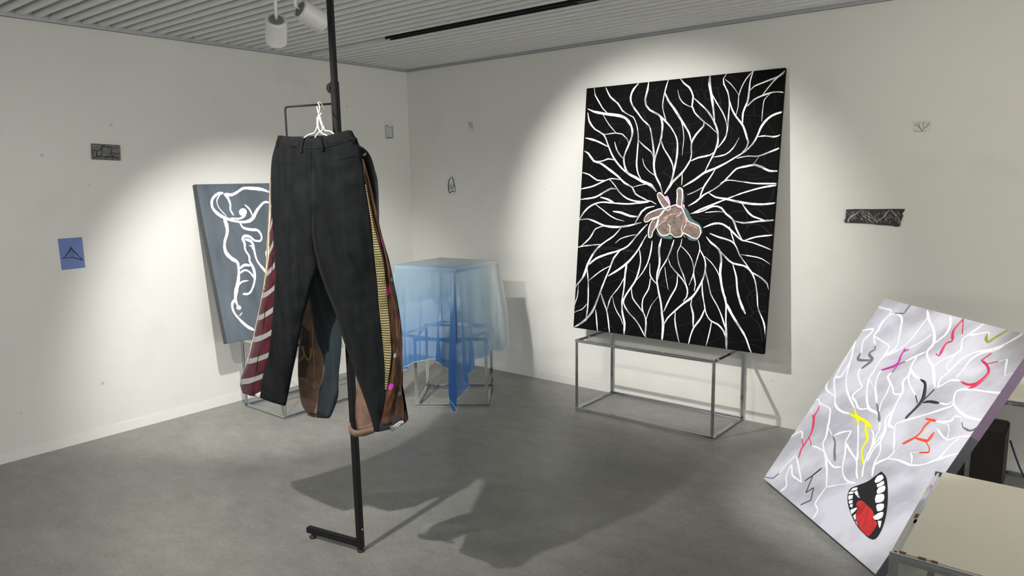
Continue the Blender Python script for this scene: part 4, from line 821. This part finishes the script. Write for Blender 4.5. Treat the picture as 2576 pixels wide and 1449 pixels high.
G1.sheet('gold_tie_panel', [(919,465),(931,540),(936,580),(943,655),(949,710),(953,766),(959,820),(964,871),(968,920),(968,972)], [(921,465),(940,560),(950,600),(964,655),(971,710),(976,766),(981,819),(984,886),(979,930),(973,974)], M_GOLD, t1, 110, 8, .001, fn=lambda i, t: .004*math.sin(PI*t))
G1.sheet('brown_scarf_panel', [(912,400),(918,450),(934,530),(949,590),(964,650),(972,715),(978,772),(982,825),(984,890),(976,950),(962,1010),(952,1061)], [(914,400),(930,455),(945,520),(958,580),(973,636),(990,707),(1003,774),(1012,848),(1012,915),(1010,975),(1015,1009),(1016,1046)], M_SCARF, t1, 120, 12, .003, fn=lambda i, t: .008*math.sin(t*9+i*5)*min(1, i*3)+.004*math.sin(i*23+t*3))
G1.sheet('sequin_cuff', [(980,1060),(984,1073)], [(1012,1046),(1016,1055)], M_SEQ, t1, 5, 8, .006)
G1.sheet('cream_lining', [(640,985),(646,994)], [(655,978),(653,994)], mat('cream_satin', sr(205, 200, 184), .4), t1, 4, 4, .004)
stitch(G1, 'pleat_shade_line', [[(686,640),(683,690),(672,745),(664,800),(658,850),(648,900),(640,950),(636,985)]], M_COTD, t1, .0016, .0065)  # black line laid down the tie as the shade of a pleat
# waistband: a hollow band, higher at the right
wbT = [(700,341),(712,343),(740,347),(775,349),(800,348),(830,341),(860,333),(878,328)]; wbB = [(694,362),(715,366),(745,371),(785,374),(815,371),(850,363),(880,354),(900,352)]
def band(g, name, T, Bt, m, parent, dep, off, back=False, n=40):
    a = rs_poly(T, n); b = rs_poly(Bt, n); bm = bmesh.new(); V = []
    for i in range(n):
        u = i/(n-1)*2-1; d = dep*max(0, 1-abs(u)**2.6)**.5; row = []
        for k in range(5):
            t = k/4; x, y = a[i]*(1-t)+b[i]*t; q = onplane(x, y, (0, 1, 0), g.pl); tow = Vector((CAM.x-q.x, CAM.y-q.y, 0)).normalized(); row.append(bm.verts.new(q+(Vector((0, d, 0)) if back else tow*(d+off))))
        V.append(row)
    for i in range(n-1):
        for k in range(4): bm.faces.new((V[i][k], V[i][k+1], V[i+1][k+1], V[i+1][k]))
    o = obj(name, bm, m, parent, True); s = o.modifiers.new('solid', 'SOLIDIFY'); s.thickness = .003; s.offset = 0; return o
M_BAND = mat('black_waistband_cotton', (.009, .009, .0095), .85, var=.2, vscale=30, bump=.3, bscale=420, sheen=.02, spec=.12)
wb = band(G1, 'waistband', wbT, wbB, M_BAND, t1, .040, .003)
band(G1, 'front_waistband', [(700,341),(740,344),(790,346),(840,338),(878,328)], [(696,362),(740,366),(790,368),(850,360),(898,352)], M_BAND, t1, .018, 0, True)
def strip(g, name, pts, w, m, parent, off):
    P = smoothline(pts, 3); bm = bmesh.new(); V = []
    n = len(P)
    for i, (x, y) in enumerate(P):
        d = off*(1 if 0 < i < n-1 else .4); h = w/2; bul = .0035*math.sin(PI*i/(n-1))
        V.append([bm.verts.new(g.P(x+s_, y, d+bul)) for s_ in (-h, 0, h)])
    for A, C in zip(V, V[1:]):
        for k in range(2): bm.faces.new((A[k], A[k+1], C[k+1], C[k]))
    o = obj(name, bm, m, parent, True); s = o.modifiers.new('solid', 'SOLIDIFY'); s.thickness = .003; s.offset = 0; return o
for L in ([(763,349),(760,362),(758,376),(759,386)], [(806,347),(808,360),(811,373),(812,383)], [(708,342),(702,350),(697,362),(697,372)], [(882,330),(888,342),(891,356),(890,362)]):
    strip(G1, 'belt_loop', L, 5.5, M_COT, t1, .006)
stitch(G1, 'waist_seam', [[(x, y+.5) for x, y in wbB[:-1]]], M_COTD, t1, .0013, .0045)
def welt(pts, nm='pocket_welt'):
    bm = bmesh.new()
    for dy, w_ in ((0, .0022), (2.6, .0020)): tube(bm, [G1.P(x, y+dy, .0016) for x, y in smoothline(pts, 4)], w_, 6)
    o = obj(nm, bm, M_COT, t1, True)
    stitch(G1, 'pocket_slit', [[(x, y+1.3) for x, y in pts]], M_COTD, o, .0012, .0016)
welt([(689,402),(715,406),(755,411)]); welt([(810,407),(850,401),(890,392)])
stitch(G1, 'seam', [[(787,374),(786,430),(785,500),(785,560),(789,610),(797,650)]], M_COTD, t1, .0009, .0016)
stitch(G1, 'hem_seam', [[(657,976),(680,990),(700,1001),(722,1006)],[(937,1060),(952,1056)]], M_COTD, t1, .0008, .0016)
# rear pair: brown denim and teal, seen between and beside the front legs
Lo2 = [(716,372),(704,420),(700,500),(712,600),(735,700),(752,780),(757,811),(754,858),(750,905),(750,949),(754,990),(759,1016),(770,1036),(776,1045)]
Ro2 = [(895,360),(922,378),(935,400),(944,432),(951,470),(953,520),(952,600),(952,700),(950,800),(948,900),(946,1000),(946,1082)]
c2 = [(800,400),(800,500),(802,600),(812,660),(836,740)]
iL2 = c2+[(858,800),(859,860),(856,905),(852,934),(851,965),(851,994),(841,1027),(832,1048)]
iR2 = c2+[(876,800),(896,860),(902,915),(898,960),(895,1009),(894,1040),(896,1066),(893,1090)]
G2 = Garment(-2.742, Lo2+[(776,1120)], Ro2+[(946,1120)], iL2+[(832,1120)], iR2+[(893,1120)], 690, .024, .014, 7.7); G2.bias = .035
t2 = empty('trousers', onplane(805, 375, (0, 1, 0), -2.76), 'patchwork brown denim and dark teal trousers hanging behind the black pair', 'trousers')
dB = [(783,789),(789,820),(796,852),(806,875),(813,897),(816,925),(812,950),(805,971),(800,1000),(798,1020),(797,1040)]
top2 = [(762,540),(768,640),(776,720)]
G2.sheet('denim_panel', [(716,372),(704,420),(700,500),(712,600),(735,700),(752,780),(757,811),(754,858),(750,905),(750,949),(754,990),(759,1016),(770,1036)], [(765,372),(762,460),(764,560),(770,660),(778,740)]+dB, M_DEN, t2, 90, 12, 0, fn=lambda i, t: .003*math.sin(i*60)*(i > .8)*math.sin(PI*t))
G2.sheet('teal_panel', [(765,372),(762,460),(764,560),(770,660),(778,740)]+dB[:-1]+[(797,1036)], [(799,372)]+iL2, M_TEALF, t2, 90, 14, .001, fn=lambda i, t: .006*math.sin(t*7+i*3)+.005*math.sin(t*13-i*9))
G2.sheet('teal_panel', [(801,372)]+iR2[:6]+[(876,800),(930,860)], [(895,360),(922,378),(935,400),(944,432),(951,470),(953,520),(952,600),(952,700),(950,800),(950,860)], M_SATIN, t2, 60, 10, .001)
G2.sheet('denim_leg', [(876,800),(896,860),(902,915),(898,960),(895,1009),(894,1040),(897,1068),(901,1094)], [(944,800),(946,860),(946,950),(946,1000),(946,1050),(946,1085)], M_DEN, t2, 50, 8, .001)
G2.sheet('rear_side', Lo2, iL2, M_SATIN, t2, 50, 6, back=True)
G2.sheet('rear_side', [(801,372)]+iR2[1:6], [(895,372),(944,432),(953,520),(952,600),(950,700),(948,800)], M_SATIN, t2, 40, 6, back=True)
stitch(G2, 'topstitching', [[(784,792),(786,830),(787,870),(790,910),(789,970)],[(750,947),(770,951),(788,962),(790,972)],[(750,950),(770,955),(788,966)],[(791,948),(796,962),(805,971)],[(760,1004),(775,1016),(797,1029)],[(895,1010),(918,1010)],[(895,1015),(918,1015)],[(900,1072),(925,1066),(940,1062)]], M_DSTI, t2, .0010, .002)
G2.sheet('suede_patch', [(757,812),(753,858),(750,905),(750,947)], [(779,835),(780,858),(778,885),(768,948)], M_DEND, t2, 20, 6, .0035)
stitch(G2, 'ochre_applique', [[(757,872),(764,880),(763,895),(752,907)],[(762,868),(766,888),(774,902),(781,893),(782,872)]], M_OCH, t2, .0045, .006)
# rolled cuff of the brown leg, curling round the post
bm = bmesh.new(); A = smoothline([(886,1078),(890,1088),(898,1094),(910,1095),(925,1091),(942,1086)], 3); V = []
for i, (x, y) in enumerate(A):
    t = i/(len(A)-1); q = onplane(x, y, (0, 1, 0), -2.765); q2 = onplane(x+3*(1-t), y-18+6*t, (0, 1, 0), -2.765)
    f = Vector((0, -.018*math.sin(PI*min(1, .25+t)), 0)); V.append([bm.verts.new(q+f), bm.verts.new(q.lerp(q2, .5)+f*1.35), bm.verts.new(q2+f)])
for a_, b_ in zip(V, V[1:]):
    for k in range(2): bm.faces.new((a_[k], a_[k+1], b_[k+1], b_[k]))
o = obj('rolled_cuff', bm, M_DEN, t2, True); s = o.modifiers.new('solid', 'SOLIDIFY'); s.thickness = .003
G2.sheet('frayed_hem', [(775,1034),(778,1043)], [(826,1040),(830,1049)], M_COTD, t2, 4, 12, .003)
rn = random.Random(11); bm = bmesh.new()
for k in range(26):
    x = rn.uniform(772, 796); y = 1034+(x-772)*.25; q = G2.P(x, y, .003); e = q+Vector((rn.uniform(-.008, .008), rn.uniform(-.004, .002), -rn.uniform(.006, .016)))
    tube(bm, [q, q.lerp(e, .5)+Vector((rn.uniform(-.003, .003), 0, 0)), e], .0007, 4)
obj('frayed_threads', bm, M_DSTI, t2)['kind'] = 'stuff'
# small white tag at the side
G2.sheet('care_label', [(911,388),(913,394)], [(921,384),(919,392)], mat('label_white', sr(178, 178, 170), .7), t2, 3, 3, .004)
# ------------------------------------------------------------------ ceiling spotlights
def spotlamp(label, pos, aim, L=.118, r=.046):
    ax = (aim-pos).normalized(); back = pos-ax*L*.5
    root = empty('track_spotlight', pos, label, 'spotlight')
    bm = bmesh.new(); prof = [(.004, .030), (.0, .034), (0, r-.004), (.004, r), (L*.86, r), (L*.865, r-.0015), (L*.875, r-.0015), (L*.88, r), (L-.003, r), (L, r-.003), (L, r-.008), (L-.012, r-.010)]
    lathe(bm, back, ax, prof, 48); body = obj('lamp_body', bm, M_LAMP, root, True)
    for p in body.data.polygons: p.use_smooth = True
    flat(body)
    bm = bmesh.new(); n_ = ax.cross(Vector((0, 0, 1))).normalized(); b_ = n_.cross(ax)
    for k in range(-7, 8):
        x = k*.0042; h = math.sqrt(max(0, .031**2-x*x)); bar(bm, back-ax*.0005+n_*x-b_*h, back-ax*.0005+n_*x+b_*h, .0018, .004)
    obj('heat_sink', bm, M_LDARK, root)
    bm = bmesh.new(); lathe(bm, back+ax*(L-.010), ax, [(0, r-.0105), (.002, r-.0105)], 32); obj('lens', bm, M_LENS, root)
    top = Vector((pos.x, pos.y, 0)); hd = back+ax*.01; 
    bm = bmesh.new(); st = back-ax*.022; ce = Vector((st.x-ax.x*.004, st.y-ax.y*.004, HC-.02))
    tube(bm, [back+ax*.002, st, st.lerp(ce, .35)+Vector((0, 0, .004)), ce], [.006, .007, .009, .010], 14); obj('swivel_stem', bm, M_LAMP, root, True)
    bm = bmesh.new(); lathe(bm, (ce.x, ce.y, HC-.034), (0, 0, 1), [(0, .012), (.003, .019), (.018, .022), (.0375, .022)], 28); obj('mounting_cap', bm, M_LAMP, root, True)
spotlamp('left white cylinder spotlight, pointing down towards the left wall', SP1, AIM1)
spotlamp('right white cylinder spotlight, tilted over beside the black post', SP2, AIM2)
# ------------------------------------------------------------------ foreground table at the right
tx0, ty0, ty1, tx1 = 4.452, -2.300, -1.562, 5.44
tb = frame('chrome-framed low table with a beige top in the right foreground', [(tx0, ty0), (tx1, ty0), (tx1, ty1), (tx0, ty1)], 0, .5, cat='table', t=.025)
tb.name = 'low_table'
bm = bmesh.new(); box(bm, (tx0-.002+.014, ty0+.014, .489), (tx1-.012, ty1+.006, .5015), .001); obj('table_top', bm, mat('beige_laminate', sr(222, 218, 200), .55, var=.02, vscale=3, bump=.12, bscale=350), tb)
bm = bmesh.new(); 
for x, y, l in ((4.462, -2.287, .018), (4.512, -2.289, .02), (4.545, -2.289, .016)):
    bm2 = bmesh.new(); box(bm2, (x, y-.006, .5008), (x+l, y+.004, .5022)); obj('tape_remnant', bm2, mat('rust_tape', sr(112, 62, 50), .8), tb)
bm.free()
bm = bmesh.new(); box(bm, (4.452, -2.02, .5008), (4.462, -1.99, .5022)); obj('tape_remnant', bm, bpy.data.materials['rust_tape'], tb)
# ------------------------------------------------------------------ box, shelf, cables behind the pale painting
bm = bmesh.new(); box(bm, (4.20, -.34, 0), (4.562, -.10, .312), .006)
bx_ = obj('black_box', bm, mat('dark_brown_box', sr(34, 26, 24), .75, var=.1)); tag(bx_, 'dark cube-shaped box on the floor behind the pale painting', 'box')
bm = bmesh.new(); box(bm, (4.22, -.33, .3125), (4.55, -.11, .316)); obj('box_top', bm, mat('lighter_brown_top', sr(52, 42, 38), .7), bx_)  # top face of the box, a thin sheet in a lighter brown
shf = frame('low frame with a pale top against the right wall, behind the pale painting', [(4.42, -.40), (5.42, -.40), (5.42, -.03), (4.42, -.03)], 0, .5, cat='table'); shf.name = 'side_table'
bm = bmesh.new(); box(bm, (4.432, -.388, .5), (5.408, -.042, .512)); obj('table_top', bm, bpy.data.materials['beige_laminate'], shf)
bm = bmesh.new(); P = [onplane(2541, 1108, (0, 1, 0), -.36), onplane(2552, 1140, (0, 1, 0), -.37), onplane(2566, 1178, (0, 1, 0), -.38), onplane(2585, 1216, (0, 1, 0), -.40)]
tube(bm, P, .0045, 8); tag(obj('power_cable', bm, mat('navy_cable', sr(22, 26, 62), .5), None, True), 'dark blue cable beside the dark box at the right edge', 'cable')
ps = empty('power_strip', (4.66, -.46, .0), 'white power strip with plugs on the floor behind the low table', 'power strip')
MW = mat('white_plastic', sr(190, 190, 182), .5)
bm = bmesh.new(); box(bm, (4.60, -.52, .0), (4.95, -.46, .035), .006); obj('socket_bar', bm, MW, ps)
for i in range(3):
    bm = bmesh.new(); lathe(bm, (4.63+i*.09, -.49, .035), (0, 0, 1), [(0, .018), (.02, .018), (.026, .012), (.034, .006)], 18); obj('plug', bm, MW, ps, True)
bm = bmesh.new(); tube(bm, [(4.63, -.49, .065), (4.60, -.45, .075), (4.585, -.42, .04), (4.60, -.41, .006), (4.70, -.42, .005)], .004, 8); obj('cord', bm, MW, ps, True)
